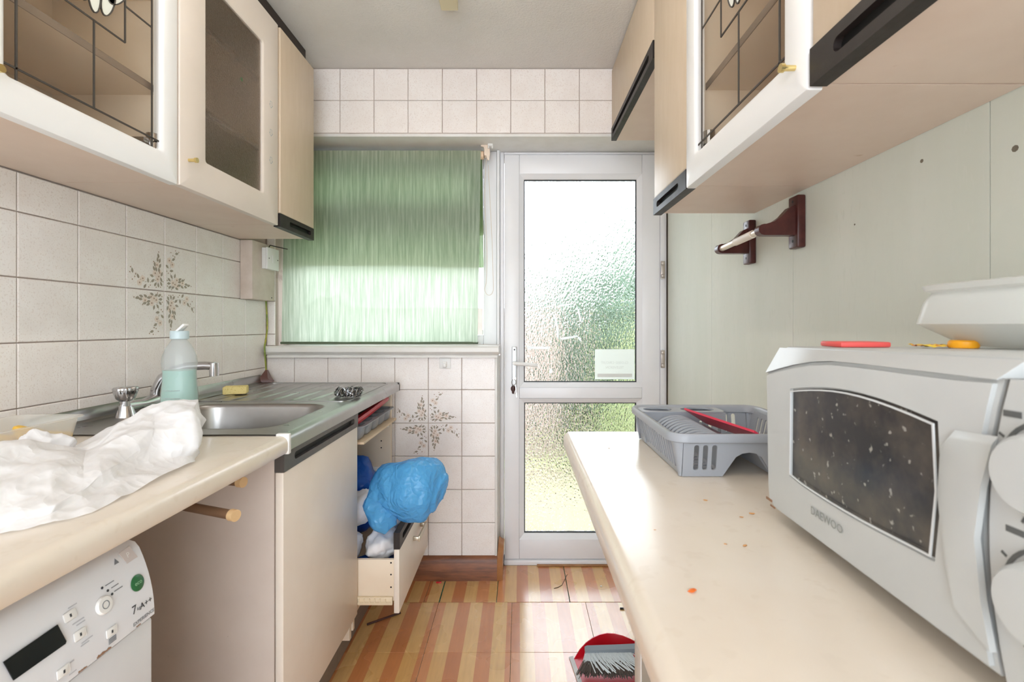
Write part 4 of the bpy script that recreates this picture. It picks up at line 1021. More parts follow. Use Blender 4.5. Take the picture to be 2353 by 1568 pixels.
# ------------------------------------------------------------------ loose things
from mathutils import noise as NZ
def crumple(bm, amp, scale, amp2=0.0, scale2=1.0, seed=0.0, stretch=(1, 1, 1), zmin=None, keep=None):
    """push vertices along their normals by creased cell noise, like crinkled film"""
    bm.normal_update(); S = Vector(stretch); off = Vector((seed*3.1, seed*1.7, seed*2.3)); mv = []
    for v in bm.verts:
        q = Vector((v.co.x*S.x, v.co.y*S.y, v.co.z*S.z))
        d = NZ.voronoi(q*scale+off)[0]; h = d[0]-.45
        if amp2:
            d2 = NZ.voronoi(q*scale2+off*1.3)[0]; k2 = d2[0]-.45
        else: k2 = 0
        mv.append(v.co + v.normal*(h*amp+k2*amp2))
    for v, m in zip(bm.verts, mv):
        v.co = m
        if zmin is not None and v.co.z < zmin: v.co.z = zmin
def catmull(pts, rads, n):
    P = [Vector(p) for p in pts]; out = []; ro = []
    for s in range(n):
        t = s/(n-1)*(len(P)-1); i = min(int(t), len(P)-2); f = t-i
        a, b, c, d = P[max(i-1, 0)], P[i], P[i+1], P[min(i+2, len(P)-1)]
        out.append(.5*((2*b)+(c-a)*f+(2*a-5*b+4*c-d)*f*f+(3*b-a-3*c+d)*f**3))
        ro.append(rads[i]+(rads[i+1]-rads[i])*(f*f*(3-2*f)))
    return out, ro
def film_mat(name, col, rough, trl, cr=1.0, bs=.6):
    m = bpy.data.materials.new(name); m.use_nodes = True
    nt = m.node_tree; N = nt.nodes; L = nt.links; p = N['Principled BSDF']; out = N['Material Output']
    p.inputs['Base Color'].default_value = col; p.inputs['Roughness'].default_value = rough
    tl = N.new('ShaderNodeBsdfTranslucent'); tl.inputs[0].default_value = col
    mx = N.new('ShaderNodeMixShader'); mx.inputs[0].default_value = trl
    g = N.new('ShaderNodeNewGeometry')
    n = N.new('ShaderNodeTexNoise'); n.inputs['Scale'].default_value = 14; n.inputs['Detail'].default_value = 2; L.new(g.outputs['Position'], n.inputs['Vector'])
    va = N.new('ShaderNodeVectorMath'); va.operation = 'MULTIPLY_ADD'; va.inputs[1].default_value = (.05, .05, .05)
    L.new(n.outputs['Color'], va.inputs[0]); L.new(g.outputs['Position'], va.inputs[2])
    hs = []
    for sc_, w in ((26*cr, 1.0), (62*cr, .5)):
        v = N.new('ShaderNodeTexNoise'); v.inputs['Scale'].default_value = sc_*.6; v.inputs['Detail'].default_value = 1.5; L.new(va.outputs[0], v.inputs['Vector'])
        su = N.new('ShaderNodeMath'); su.operation = 'SUBTRACT'; su.inputs[1].default_value = .5; L.new(v.outputs['Fac'], su.inputs[0])
        ab = N.new('ShaderNodeMath'); ab.operation = 'ABSOLUTE'; L.new(su.outputs[0], ab.inputs[0])
        mu = N.new('ShaderNodeMath'); mu.operation = 'MULTIPLY'; mu.inputs[1].default_value = -w*2.2; L.new(ab.outputs[0], mu.inputs[0]); hs.append(mu.outputs[0])
    ad = N.new('ShaderNodeMath'); ad.operation = 'ADD'; L.new(hs[0], ad.inputs[0]); L.new(hs[1], ad.inputs[1])
    b = N.new('ShaderNodeBump'); b.inputs['Strength'].default_value = bs; b.inputs['Distance'].default_value = .012
    L.new(ad.outputs[0], b.inputs['Height']); L.new(b.outputs[0], p.inputs['Normal'])
    L.new(p.outputs[0], mx.inputs[1]); L.new(tl.outputs[0], mx.inputs[2]); L.new(mx.outputs[0], out.inputs['Surface'])
    return m
M_wbag = film_mat('white_carrier_film', C(250, 250, 252), .36, .35, .8, .5)
M_bbag = film_mat('light_blue_film', C(112, 198, 248), .12, .45, 1.0, .8)
M_dbag = film_mat('deep_blue_film', C(26, 98, 200), .22, .3, .9, .5)
M_cloth = pmat('white_cloth', C(232, 231, 234), .85)

# white carrier bag on the left worktop ---------------------------------------
Z = WZ+.0008
rows = [
 [(-.66, .54, Z), (-.625, .585, Z), (-.592, .615, Z), (-.577, .645, Z), (-.582, .70, Z), (-.59, .77, Z), (-.603, .885, Z), (-.655, .975, Z)],
 [(-.685, .55, .908), (-.646, .592, .908), (-.612, .624, .909), (-.608, .666, .913), (-.624, .74, .918), (-.634, .812, .922), (-.612, .893, .912), (-.654, .972, .914)],
 [(-.675, .55, .916), (-.64, .598, .915), (-.61, .63, .918), (-.618, .68, .926), (-.64, .773, .937), (-.65, .845, .947), (-.6, .89, .927), (-.645, .965, .93)],
 [(-.73, .60, .955), (-.70, .648, .948), (-.68, .69, .947), (-.68, .746, .937), (-.68, .828, .962), (-.68, .893, .979), (-.63, .92, .986), (-.65, .985, .96)],
 [(-.79, .66, .985), (-.77, .715, .98), (-.75, .769, .963), (-.73, .809, .951), (-.72, .877, .984), (-.71, .926, 1.002), (-.655, .976, 1.003), (-.67, .99, .975)],
 [(-.86, .66, .95), (-.85, .72, .945), (-.83, .78, .935), (-.81, .83, .925), (-.79, .89, .945), (-.77, .94, .955), (-.715, .985, .95), (-.695, .995, .94)],
 [(-.89, .65, Z), (-.88, .71, Z), (-.86, .78, Z), (-.84, .83, Z), (-.82, .885, Z), (-.79, .93, Z), (-.735, .975, Z), (-.69, .985, Z)]]
vpos = [0, .1, .14, .42, .7, .88, 1.0]
bm = B(); NU, NV = 130, 110; G = []
def ez(f): return .55*f+.45*f*f*(3-2*f)
def rowpt(row, u):
    f = u*(len(row)-1); i = min(int(f), len(row)-2); f = ez(f-i)
    return Vector(row[i]).lerp(Vector(row[i+1]), f)
for i in range(NU+1):
    u = i/NU; r_ = []; cp5 = [rowpt(r, u) for r in rows]
    for j in range(NV+1):
        v = j/NV; k = max(q for q in range(len(vpos)-1) if vpos[q] <= v+1e-9)
        f = (v-vpos[k])/(vpos[k+1]-vpos[k]); p = cp5[k].lerp(cp5[k+1], ez(f) if k > 1 else f)
        r_.append(bm.verts.new(p))
    G.append(r_)
for i in range(NU):
    for j in range(NV): bm.faces.new((G[i][j], G[i+1][j], G[i+1][j+1], G[i][j+1]))
bm.faces.new([G[NU][j] for j in range(NV+1)]); bm.faces.new([G[0][j] for j in range(NV, -1, -1)])
bmesh.ops.recalc_face_normals(bm, faces=bm.faces[:])
crumple(bm, .017, 12, .008, 30, 1.4, (1.4, .65, 1.0), zmin=Z)
wbag = thing('carrier_bag', (-.72, .72, WZ), 'crumpled white plastic carrier bag on the left worktop', 'bag')
obj('bag_body', bm, M_wbag, wbag, 55)
t = B(); bmesh.ops.create_icosphere(t, subdivisions=5, radius=1.0); bm = B(); join(bm, t, Matrix.Translation((-.795, .79, .952)) @ Matrix.Diagonal((.034, .036, .024, 1)))
crumple(bm, .03, 26, .012, 60, 2); obj('bag_knot', bm, M_wbag, wbag, 50)

# takeaway box with chips
M_tub = thin_mat('clear_takeaway_plastic', C(240, 238, 232), .2, .42, (1, 1, 1, 1), .35)
TB = thing('takeaway_box', (-1.047, .965, WZ), 'translucent takeaway box with yellow scraps beside the wall tiles', 'food box')
bm = B()
lp = lambda g, z, r_: [(p[0], p[1], WZ+z) for p in rrect(-1.122+g, -.972-g, .855+g, 1.078-g, r_, 5)]
loft(bm, [lp(.016, .0012, .02), lp(.012, .004, .022), lp(.004, .05, .024), lp(.001, .0515, .026), lp(-.004, .052, .028), lp(-.004, .0545, .028), lp(.002, .0545, .026), lp(.005, .051, .024), lp(.0135, .005, .022), lp(.018, .003, .02)], True, True)
obj('box_body', bm, M_tub, TB, 40)
M_chip = pmat('yellow_food', C(236, 192, 84), .6)
for k, (x, y, z, a) in enumerate(((-1.08, 1.005, .006, 1.35), (-1.075, 1.045, .014, .2), (-1.05, .97, .006, 2.0), (-1.008, 1.04, .006, 1.2), (-1.03, 1.0, .006, 2.6), (-1.06, 1.03, .006, 1.7))):
    R = Matrix.Translation((x, y, WZ+z)) @ Matrix.Rotation(a, 4, 'Z') @ Matrix.Rotation(.25, 4, 'Y')
    tag(obj('food_scrap', box(B(), -.026, .026, -.0085, .0085, .004, .018, .004, M=R), M_chip), 'yellow food scrap lying in the takeaway box', 'food', 'food scraps in the takeaway box')

# washing-up liquid bottle
BT = thing('washing_up_bottle', (-.745, 1.05, WZ), 'clear washing up bottle half full of pale green liquid', 'bottle')
MBt = Matrix.Translation((-.745, 1.05, WZ+.0008))
M_pet = thin_mat('clear_bottle_plastic', C(196, 200, 200), .08, .34, (.93, .95, .95, 1))
M_liq = pmat('pale_green_liquid', C(150, 200, 186), .3, sss=.2)
outp = [(0, 0), (.03, 0), (.0345, .003), (.036, .01), (.036, .06), (.0372, .1), (.0345, .13), (.0335, .15), (.0355, .172), (.034, .186), (.027, .204), (.019, .217), (.0155, .222), (.0155, .232)]
bm = B(); lathe(bm, outp, 36, MBt, sy=.8); obj('bottle_body', bm, M_pet, BT, 50)
bm = B(); lathe(bm, [(0, .002), (.032, .003), (.0345, .01), (.0345, .06), (.0357, .1), (.033, .13), (.0322, .15), (.0328, .156), (0, .156)], 36, MBt, sy=.79); obj('liquid', bm, M_liq, BT, 50)
bm = B(); lathe(bm, [(.0165, .224), (.0178, .225), (.0178, .24), (.0165, .242), (0, .242)], 28, MBt); cp_ = obj('cap', bm, pmat('pale_grey_cap', C(176, 192, 196), .3), BT)
bm = B(); box(bm, -.009, .017, -.009, .009, .0, .005, .002, M=MBt @ Matrix.Translation((.004, 0, .243)) @ Matrix.Rotation(-.75, 4, 'Y')); obj('flip_lid', bm, M_plasticw, cp_)
for k in range(6):
    bm = B(); tube(bm, [(-.745+.0366*math.cos(q), 1.05+.0293*math.sin(q), WZ+.03+k*.017) for q in [-2.0+i*.12 for i in range(9)]], .0009, 5); obj('moulded_line', bm, M_pet, BT)

# sponge, steel scourer
bm = B(); box(bm, -.038, .038, -.024, .024, 0, .028, .004, M=Matrix.Translation((-1.03, 1.74, WZ+.0066)) @ Matrix.Rotation(.35, 4, 'Z'))
tag(obj('sponge', bm, pmat('yellow_sponge', C(236, 218, 150), .9, speck=(C(214, 190, 116), 220, .58), bump=(240, .5, .003))), 'yellow washing sponge on the drainer by the left wall', 'sponge')
bm = B(); rnd = random.Random(4)
for k in range(26):
    c0 = Vector((-.595+rnd.uniform(-.03, .03), 1.665+rnd.uniform(-.015, .015), WZ+.018+rnd.uniform(-.003, .008))); ax = rnd.uniform(0, PI)
    R = Matrix.Rotation(ax, 3, 'Z') @ Matrix.Rotation(rnd.uniform(-.9, .9), 3, 'X')
    pts = [c0 + R @ Vector((rnd.uniform(.75, 1.1)*.022*math.cos(q), rnd.uniform(.75, 1.1)*.018*math.sin(q), .013*math.sin(3*q+k))) for q in [2*PI*i/14 for i in range(14)]]
    pts = [Vector((p.x, p.y, max(p.z, WZ+.0082))) for p in pts]
    tube(bm, pts, .0016, 4, closed=True)
for k in range(5):
    pts = [(-.555+rnd.uniform(-.008, .008)+.006*math.cos(q), 1.67+.006*math.sin(q), WZ+.034+.007*math.sin(2*q+k)) for q in [2*PI*i/10 for i in range(10)]]
    tube(bm, pts, .0014, 4, closed=True)
tag(obj('steel_scourer', bm, pmat('steel_wool', C(150, 150, 152), .22, 1.0), sm=60), 'tangled steel wool scourer on the drainer edge', 'scourer', kind='stuff')

# meter box, fused spur, cable, brown boot
MB_ = thing('meter_box', (-1.12, 2.06, 1.264), 'pinkish beige boxed cover on the left wall below the cabinet', 'box')
obj('box_cover', bx(XL+.001, -1.099, 1.972, 2.15, 1.264, 1.508, .003), pmat('pinkish_beige_paint', C(214, 200, 188), .5, var=(C(200, 184, 170), 12, .4, .7)), MB_)
obj('screw', cyl(B(), (-1.0995, 2.125, 1.277), (-1.098, 2.125, 1.277), .003, n=8), M_black, MB_)
SS = thing('spur_switch', (-1.085, 2.09, 1.4), 'white fused spur switch on the side of the beige box', 'switch')
obj('back_box', bx(-1.0985, -1.081, 2.042, 2.136, 1.398, 1.488, .002), M_plasticw, SS)
fp = obj('face_plate', bx(-1.0805, -1.072, 2.04, 2.138, 1.396, 1.49, .003), M_plasticw, SS)
obj('rocker', bx(-1.0725, -1.069, 2.078, 2.1, 1.425, 1.46, .0015), M_plasticw, fp)
for y in (2.052, 2.126): obj('screw', cyl(B(), (-1.0722, y, 1.443), (-1.0712, y, 1.443), .0028, n=8), M_dark, fp)
tag(obj('grey_wire', tube(B(), [(-1.09, 2.08, 1.4895), (-1.087, 2.09, 1.505), (-1.07, 2.12, 1.502), (-1.04, 2.15, 1.497)], .0022, 6), M_dark), 'thin dark wire above the white spur switch', 'wire')
pts = [at(611, 690, 2.163), at(613, 720, 2.163), at(614, 755, 2.163), at(610, 785, 2.14), at(608, 800, 2.125), at(610, 830, 2.13), at(612, 862, 2.145)]
P_, r2 = catmull(pts, [.0035]*7, 30)
tag(obj('earth_cable', tube(B(), P_, .0035, 8), pmat('green_yellow_cable', C(176, 168, 66), .5, var=(C(120, 140, 60), 30, .4, .6))), 'green and yellow earth cable running down the tiled corner', 'cable')
bm = B(); a = at(612, 850, 2.135); loft(bm, [[(a.x-.004, a.y, a.z), (a.x+.004, a.y-.002, a.z-.004), (a.x+.004, a.y+.008, a.z-.002)], [(a.x-.012, a.y-.03, a.z-.03), (a.x+.02, a.y-.026, a.z-.035), (a.x+.015, a.y+.012, a.z-.03)], [(a.x-.016, a.y-.035, WZ+.0045), (a.x+.038, a.y-.024, WZ+.0045), (a.x+.03, a.y+.012, WZ+.0045)]])
tag(obj('cable_boot', bm, pmat('brown_plastic_boot', C(104, 72, 66), .25)), 'folded brown plastic piece in the sink corner under the cable', 'cover')

# adhesive hook on the back tiles
HK = thing('adhesive_hook', (-.337, YB, .96), 'white adhesive hook on the tiles below the window board', 'hook')
obj('hook_plate', bx(-.363, -.311, YB-.0045, YB-.0003, .958, 1.008, .002), M_plasticw, HK)
bm = B(); box(bm, -.346, -.328, YB-.012, YB-.0046, .964, .99, .003); box(bm, -.344, -.33, YB-.024, YB-.012, .964, .97, .002); box(bm, -.344, -.33, YB-.026, YB-.021, .966, .982, .002); obj('hook', bm, M_plasticw, HK)

# wooden rail holder on the right wall
RH = thing('wall_rail_holder', (.69, 1.33, 1.35), 'dark red brown bracketed rail on the pale green wall', 'rail')
M_mahog = pmat('mahogany_plastic', C(84, 42, 38), .3, var=(C(62, 28, 26), 20, .35, .65))
for y, zc in ((1.213, 1.416), (1.463, 1.408)):
    pb_ = obj('bracket_plate', bx(XR-.022, XR-.0005, y-.021, y+.021, zc-.066, zc+.066, .004), M_mahog, RH)
    prof = [(XR-.021, zc+.042), (XR-.035, zc+.036), (XR-.055, zc+.014), (XR-.075, zc-.0), (XR-.095, zc-.006)] + [(XR-.1-.014*math.sin(q), zc-.02+.014*math.cos(q)) for q in [PI*i/6 for i in range(7)]] + [(XR-.021, zc-.034)]
    bm = B(); extrude_profile(bm, prof, y-.012, y+.012, lambda p, q: (p[0], q, p[1])); obj('bracket_arm', bm, M_mahog, pb_, 40)
    for dz in (-.048, .052): obj('screw', cyl(B(), (XR-.0225, y, zc+dz), (XR-.0205, y, zc+dz), .0035, n=10), M_black, pb_)
bm = B(); cyl(bm, (XR-.1, 1.226, 1.396), (XR-.1, 1.45, 1.388), .0085, n=20); rl = obj('rail', bm, pmat('cream_metal_rail', C(216, 204, 188), .3, .5), RH)
bm = B(); cyl(bm, (XR-.1, 1.258, 1.395), (XR-.1, 1.36, 1.3915), .0105, n=20); obj('rail_sleeve', bm, pmat('cream_sleeve', C(236, 226, 212), .4), rl)

# ------------------------------------------------------------------ dish rack
DR = thing('dish_rack', (.39, .94, WZ), 'silver grey plastic dish rack at the far end of the right worktop', 'dish rack')
M_rack = pmat('silver_grey_rack', C(160, 164, 171), .32)
x0, x1, ya, yb2, zt2 = .25, .535, .79, 1.092, .974
bm = B(); ro = lambda g, z, r_: [(p[0], p[1], z) for p in rrect(x0+g, x1-g, ya+g, yb2-g, r_, 6)]
loft(bm, [ro(.003, .959, .03), ro(.0, .961, .032), ro(0, .97, .032), ro(.003, .9745, .03), ro(.009, .974, .025), ro(.012, .97, .022), ro(.0125, .959, .022), ro(.003, .959, .03)], False, False); obj('rim', bm, M_rack, DR, 50)
def slotted(name, Mw, L, H, slots, w, h, zc, cut=None, T=.003):
    holes = [rrect(s-w/2, s+w/2, zc-h/2, zc+h/2, w*.45, 3) for s in slots]
    outer = [(0, 0)]
    if cut: outer += [(cut[0], 0)] + [((cut[0]+cut[1])/2-(cut[1]-cut[0])/2*.72*math.cos(PI*i/8) if 0 < i < 8 else ((cut[0]+.0) if i == 0 else cut[1]), cut[2]*math.sin(PI*i/8)**.6) for i in range(1, 8)] + [(cut[1], 0)]
    outer += [(L, 0), (L, H), (0, H)]
    bm = B(); plate(bm, outer, holes, T, Mw); return obj(name, bm, M_rack, DR, 30)
H_ = .064
# tilted walls: base inset 14 mm
tl_ = Vector((-.013, 0, .0635)).normalized()
slotted('side_wall', frame_of((x0+.023, ya+.02, WZ+.0012), (0, 1, 0), tl_), yb2-ya-.04, H_, [.02+i*.0142 for i in range(17)], .0088, .046, .033)
tr_ = Vector((.013, 0, .0635)).normalized()
slotted('side_wall', frame_of((x1-.023, yb2-.02, WZ+.0012), (0, -1, 0), tr_), yb2-ya-.04, H_, [.03+i*.0165 for i in range(13)], .008, .036, .036)
tn_ = Vector((0, -.009, .0635)).normalized()
slotted('end_wall', frame_of((x0+.024, ya+.018, WZ+.0012), (1, 0, 0), tn_), x1-x0-.048, H_, [.022, .037, .052, .19, .205], .0085, .044, .033, cut=(.068, .152, .042))
tf_ = Vector((0, .009, .0635)).normalized()
slotted('end_wall', frame_of((x1-.024, yb2-.018, WZ+.0012), (-1, 0, 0), tf_), x1-x0-.048, H_, [.028+i*.018 for i in range(6)]+[.165, .18, .195], .0095, .04, .035)
# corners
for cxs, cys, s0 in ((x0+.023, ya+.02, PI), (x1-.023, ya+.02, -PI/2), (x1-.023, yb2-.02, 0), (x0+.023, yb2-.02, PI/2)):
    bm = B(); loops = []
    for z, g in ((WZ+.0012, .004), (WZ+.06, .014)):
        dx = (1 if cxs > .39 else -1)
        arc_ = [(cxs+(g*math.cos(s0+PI/2*i/5)), cys+(g*math.sin(s0+PI/2*i/5)), z) for i in range(6)]
        inn_ = [(cxs+(g*.5*math.cos(s0+PI/2*i/5)), cys+(g*.5*math.sin(s0+PI/2*i/5)), z) for i in range(5, -1, -1)]
        loops.append(arc_+inn_)
    loft(bm, loops); obj('corner_post', bm, M_rack, DR, 50)
# floor of the two channels and the tunnel between them
def rack_floor(xa, xb):
    L = xb-xa; holes = [rrect(.008, L-.008, .012+i*.0185, .02+i*.0185, .003, 2) for i in range(13)]
    bm = B(); plate(bm, [(0, 0), (L, 0), (L, .262), (0, .262)], holes, .003, Matrix.Translation((xa, ya+.02, WZ+.005))); obj('rack_floor', bm, M_rack, DR, 0)
rack_floor(x0+.024, .343); rack_floor(.426, x1-.026)
prof = [(.342, WZ+.004)] + [(.384-.03*math.cos(PI*i/8), WZ+.004+.042*math.sin(PI*i/8)**.6) for i in range(1, 8)] + [(.426, WZ+.004)]
inn_ = [(.424, WZ+.004)] + [(.384+.0275*math.cos(PI*i/8), WZ+.004+.0395*math.sin(PI*i/8)**.6) for i in range(1, 8)] + [(.344, WZ+.004)]
bm = B(); extrude_profile(bm, prof+inn_, ya+.022, yb2-.022, lambda p, q: (p[0], q, p[1])); obj('tunnel', bm, M_rack, DR, 50)
# cutlery cups at the far end
bm = B(); plate(bm, rrect(x0+.012, .44, 1.018, yb2-.013, .012, 4), [[(.303+.031*math.cos(q), 1.05+.02*math.sin(q)) for q in [2*PI*i/20 for i in range(20)]], [(.39+.037*math.cos(q), 1.05+.02*math.sin(q)) for q in [2*PI*i/20 for i in range(20)]]], .003, Matrix.Translation((0, 0, .968)))
obj('cup_top', bm, M_rack, DR, 30)
bm = B(); holes = [rrect(s, s+.007, .016, .046, .003, 3) for s in (.02, .034, .048, .115, .135, .155)]
plate(bm, [(0, 0), (.172, 0), (.172, .062), (0, .062)], holes, .003, frame_of((x0+.018, 1.022, WZ+.006), (1, 0, 0), (0, 0, 1))); obj('cup_front', bm, M_rack, DR, 30)
bm = B(); plate(bm, [(0, 0), (.055, 0), (.055, .06), (0, .06)], [], .003, frame_of((.437, 1.022, WZ+.008), (0, 1, 0), (0, 0, 1))); obj('cup_side', bm, M_rack, DR, 30)
# plate hoops
hp = None
for i in range(11):
    y = .832+i*.0172
    if hp is None:
        pts = [(.287, y, WZ+.008)] + [(.329-.042*math.cos(PI*k/12), y, WZ+.036+.028*math.sin(PI*k/12)) for k in range(13)] + [(.371, y, WZ+.036)]
        bm = B(); tube(bm, pts, .0032, 7); hp = obj('plate_hoop', bm, M_rack, DR, 60); h0 = WLOC[hp.name].copy()
    else: share(hp, h0+Vector((0, i*.0172, 0)), DR)
M_redb = pmat('red_pink_plastic', C(222, 62, 88), .3)
bm = B(); Q = [((.348, 1.012, .977), (.392, .8, .9755)), ((.395, 1.012, .947), (.432, .805, .948))]
t0, t1 = Vector(Q[0][0]), Vector(Q[0][1]); b0, b1 = Vector(Q[1][0]), Vector(Q[1][1])
n_ = (t1-t0).cross(b0-t0).normalized()*.004
loft(bm, [[t0, t1, b1, b0], [t0+n_, t1+n_, b1+n_, b0+n_]])
tag(obj('red_board', bm, M_redb, sm=0), 'thin red plastic board leaning in the grey dish rack', 'board')

# crumbs on the right worktop
M_crumb = pmat('orange_crumb', C(232, 116, 44), .5); M_crumb2 = pmat('brown_crumb', C(206, 150, 92), .6)
def crumb(x, y, r_, m, lab, grp=None):
    Y = FPX*(CH-WZ)/(y-VY); X = (x-VX)*Y/FPX; bm = B(); t = B(); bmesh.ops.create_icosphere(t, subdivisions=2, radius=r_)
    rq = random.Random(int(x))
    for v in t.verts: v.co *= rq.uniform(.75, 1.2)
    bmesh.ops.scale(t, vec=(1.6, .8, .35), verts=t.verts[:]); join(bm, t, Matrix.Translation((X, Y, WZ+r_*.35)) @ Matrix.Rotation(rq.uniform(-.6, .6), 4, 'Z'))
    zm = min(v.co.z for v in bm.verts); bmesh.ops.translate(bm, vec=(0, 0, WZ+.0003-zm), verts=bm.verts[:])
    tag(obj('crumb', bm, m), lab, 'crumb', grp)
crumb(1590, 1361, .0032, M_crumb, 'bright orange sauce blob, the largest crumb on the right worktop')
for x, y, r_, lb in ((1621, 1151, .0018, 'tiny brown crumb on the right worktop nearest the dish rack arch'), (1728, 1182, .0022, 'long brown crumb by the far corner of the microwave, right of a pair'), (1704, 1190, .0016, 'brown crumb by the far corner of the microwave, left of a pair'), (1667, 1252, .0013, 'round brown crumb on the mid worktop, left of a pair'), (1712, 1256, .002, 'slanted brown crumb on the mid worktop, right of a pair'),
                     (1505, 1219, .001, 'lone brown crumb near the front edge of the right worktop'), (1399, 1031, .0014, 'brown crumb at the far end of the right worktop left of the rack')):
    crumb(x, y, r_, M_crumb2, lb, 'food crumbs on the right worktop')

# ------------------------------------------------------------------ bags and cloths in the drawer
def blob(c, r, sub_=4, zs=1.0):
    t = B(); bmesh.ops.create_icosphere(t, subdivisions=sub_, radius=1.0); bm = B()
    join(bm, t, Matrix.Translation(c) @ Matrix.Diagonal((r[0], r[1], r[2], 1))); return bm
def bagtube(pts, rads, n=60, m=40, a1=.02, s1=9, a2=.006, s2=24, seed=0):
    P_, R_ = catmull(pts, rads, n); bm = B(); tube(bm, P_, R_, m); crumple(bm, a1, s1, a2, s2, seed); return bm
bm = bagtube([at(892, 1210, 1.66), at(878, 1188, 1.665), at(876, 1158, 1.69), at(905, 1128, 1.7), at(945, 1120, 1.7), at(982, 1122, 1.7), at(1008, 1130, 1.7), at(1020, 1136, 1.7)],
             [.02, .04, .058, .085, .1, .092, .062, .015], a1=.046, s1=8.5, a2=.008, s2=22, seed=3)
tag(obj('blue_bag', bm, M_bbag, sm=50), 'puffed light blue plastic bag spilling over the open drawer', 'bag')
bm = blob((-.675, 1.945, .47), (.1, .1, .15)); crumple(bm, .045, 12, .02, 27, 6); tag(obj('blue_bag', bm, M_dbag, sm=50), 'deep blue plastic bag stuffed inside the drawer unit', 'bag')
bm = blob((-.53, 1.76, .262), (.082, .09, .038)); crumple(bm, .03, 14, .012, 30, 8, zmin=.2235); tag(obj('blue_bag', bm, M_dbag, sm=50), 'deep blue plastic bag at the bottom of the pulled out drawer', 'bag')
for c_, r_, sd, lab in (((-.575, 1.785, .482), (.05, .075, .055), 2, 'crumpled white cloth under the light blue bag, upper one'), ((-.494, 1.722, .372), (.053, .068, .05), 5, 'crumpled white cloth in the drawer against its dark grip'), ((-.6, 1.70, .375), (.038, .05, .045), 9, 'small white cloth roll with a red stripe in the drawer'), ((-.487, 1.872, .375), (.05, .062, .062), 7, 'crumpled white cloth at the back of the drawer behind the blue bag')):
    bm = blob(c_, r_); crumple(bm, .028, 24, .012, 55, sd); ob = tag(obj('white_cloth', bm, M_cloth, sm=60), lab, 'cloth')
    if sd == 9:
        P_ = [(c_[0]+.034*math.cos(q)+.002, c_[1]-.052-.004*math.sin(q), c_[2]+.03*math.sin(q)) for q in [2*PI*i/20 for i in range(3, 14)]]
        obj('red_stripe', tube(B(), P_, .0035, 6), M_red, ob)

# ------------------------------------------------------------------ dustpan and brush on the floor
DP = thing('dustpan', (.31, 1.55, 0), 'red plastic dustpan on the floor beside the right unit', 'dustpan')
bm = B()
lf = [(.179, 1.662), (.19, 1.58), (.204, 1.45), (.215, 1.36)]
fl_ = [(.19, 1.65)] + [(.215+.2*i/8, 1.665+.035*math.sin(PI*i/8)) for i in range(9)] + [(.44, 1.5), (.43, 1.36), (.222, 1.352)]
plate(bm, fl_+[(.206, 1.45)], [], .004, Matrix.Translation((0, 0, .0012)))
wl_ = [(.19, 1.65)] + [(.215+.2*i/8, 1.665+.035*math.sin(PI*i/8)) for i in range(9)] + [(.44, 1.5), (.43, 1.36)]
loops = []
hh = [.004, .022, .034, .042, .047, .05, .05, .048, .044, .038, .04, .04]
c0 = Vector((.32, 1.5, 0)); LO = []; HI = []; HI2 = []; LO2 = []
for (x, y), h in zip(wl_, hh):
    d = (Vector((x, y, 0))-c0).normalized()
    LO.append((x, y, .0012)); HI.append((x+d.x*h*.35, y+d.y*h*.35, h+.0012)); HI2.append((x+d.x*(h*.35-.003), y+d.y*(h*.35-.003), h+.0012)); LO2.append((x-d.x*.003, y-d.y*.003, .0052))
t = B(); RR = [[t.verts.new(p) for p in L_] for L_ in (LO, HI, HI2, LO2)]
for i in range(len(wl_)-1):
    for j in range(4): t.faces.new((RR[j][i], RR[j][i+1], RR[(j+1) % 4][i+1], RR[(j+1) % 4][i]))
for i in (0, len(wl_)-1): t.faces.new([RR[j][i] for j in range(4)])
join(bm, t); obj('pan', bm, M_red, DP, 50)
bm = B(); loft(bm, [[(x-.006, y, .0012), (x+.008, y, .0012), (x+.008, y, .0065), (x-.006, y, .0035)] for x, y in lf]); obj('rubber_lip', bm, pmat('pale_grey_rubber', C(214, 214, 214), .5), DP)
bm = B(); loft(bm, [[(.425, 1.46+a, .02+b), (.43, 1.49+a, .02+b), (.43, 1.49+a, .034+b), (.425, 1.46+a, .034+b)] for a, b in ((0, 0),)] + [[(.6, 1.46, .03), (.6, 1.49, .03), (.6, 1.49, .044), (.6, 1.46, .044)]]); obj('pan_handle', bm, M_red, DP)
BRU = thing('hand_brush', (.31, 1.57, .006), 'grey hand brush with dirty bristles lying in the red dustpan', 'brush')
bm = B(); loft(bm, [[(x, 1.615+dy-.012, .05+z), (x, 1.615+dy+.012, .056+z), (x, 1.615+dy+.01, .068+z), (x, 1.615+dy-.01, .064+z)] for x, dy, z in ((.222, 0, -.004), (.23, 0, 0), (.33, .002, .002), (.385, .003, .004), (.43, .003, .008), (.52, .003, .014))]); obj('brush_handle', bm, pmat('grey_brush_back', C(128, 138, 146), .4), BRU, 50)
bm = B(); rnd = random.Random(9)
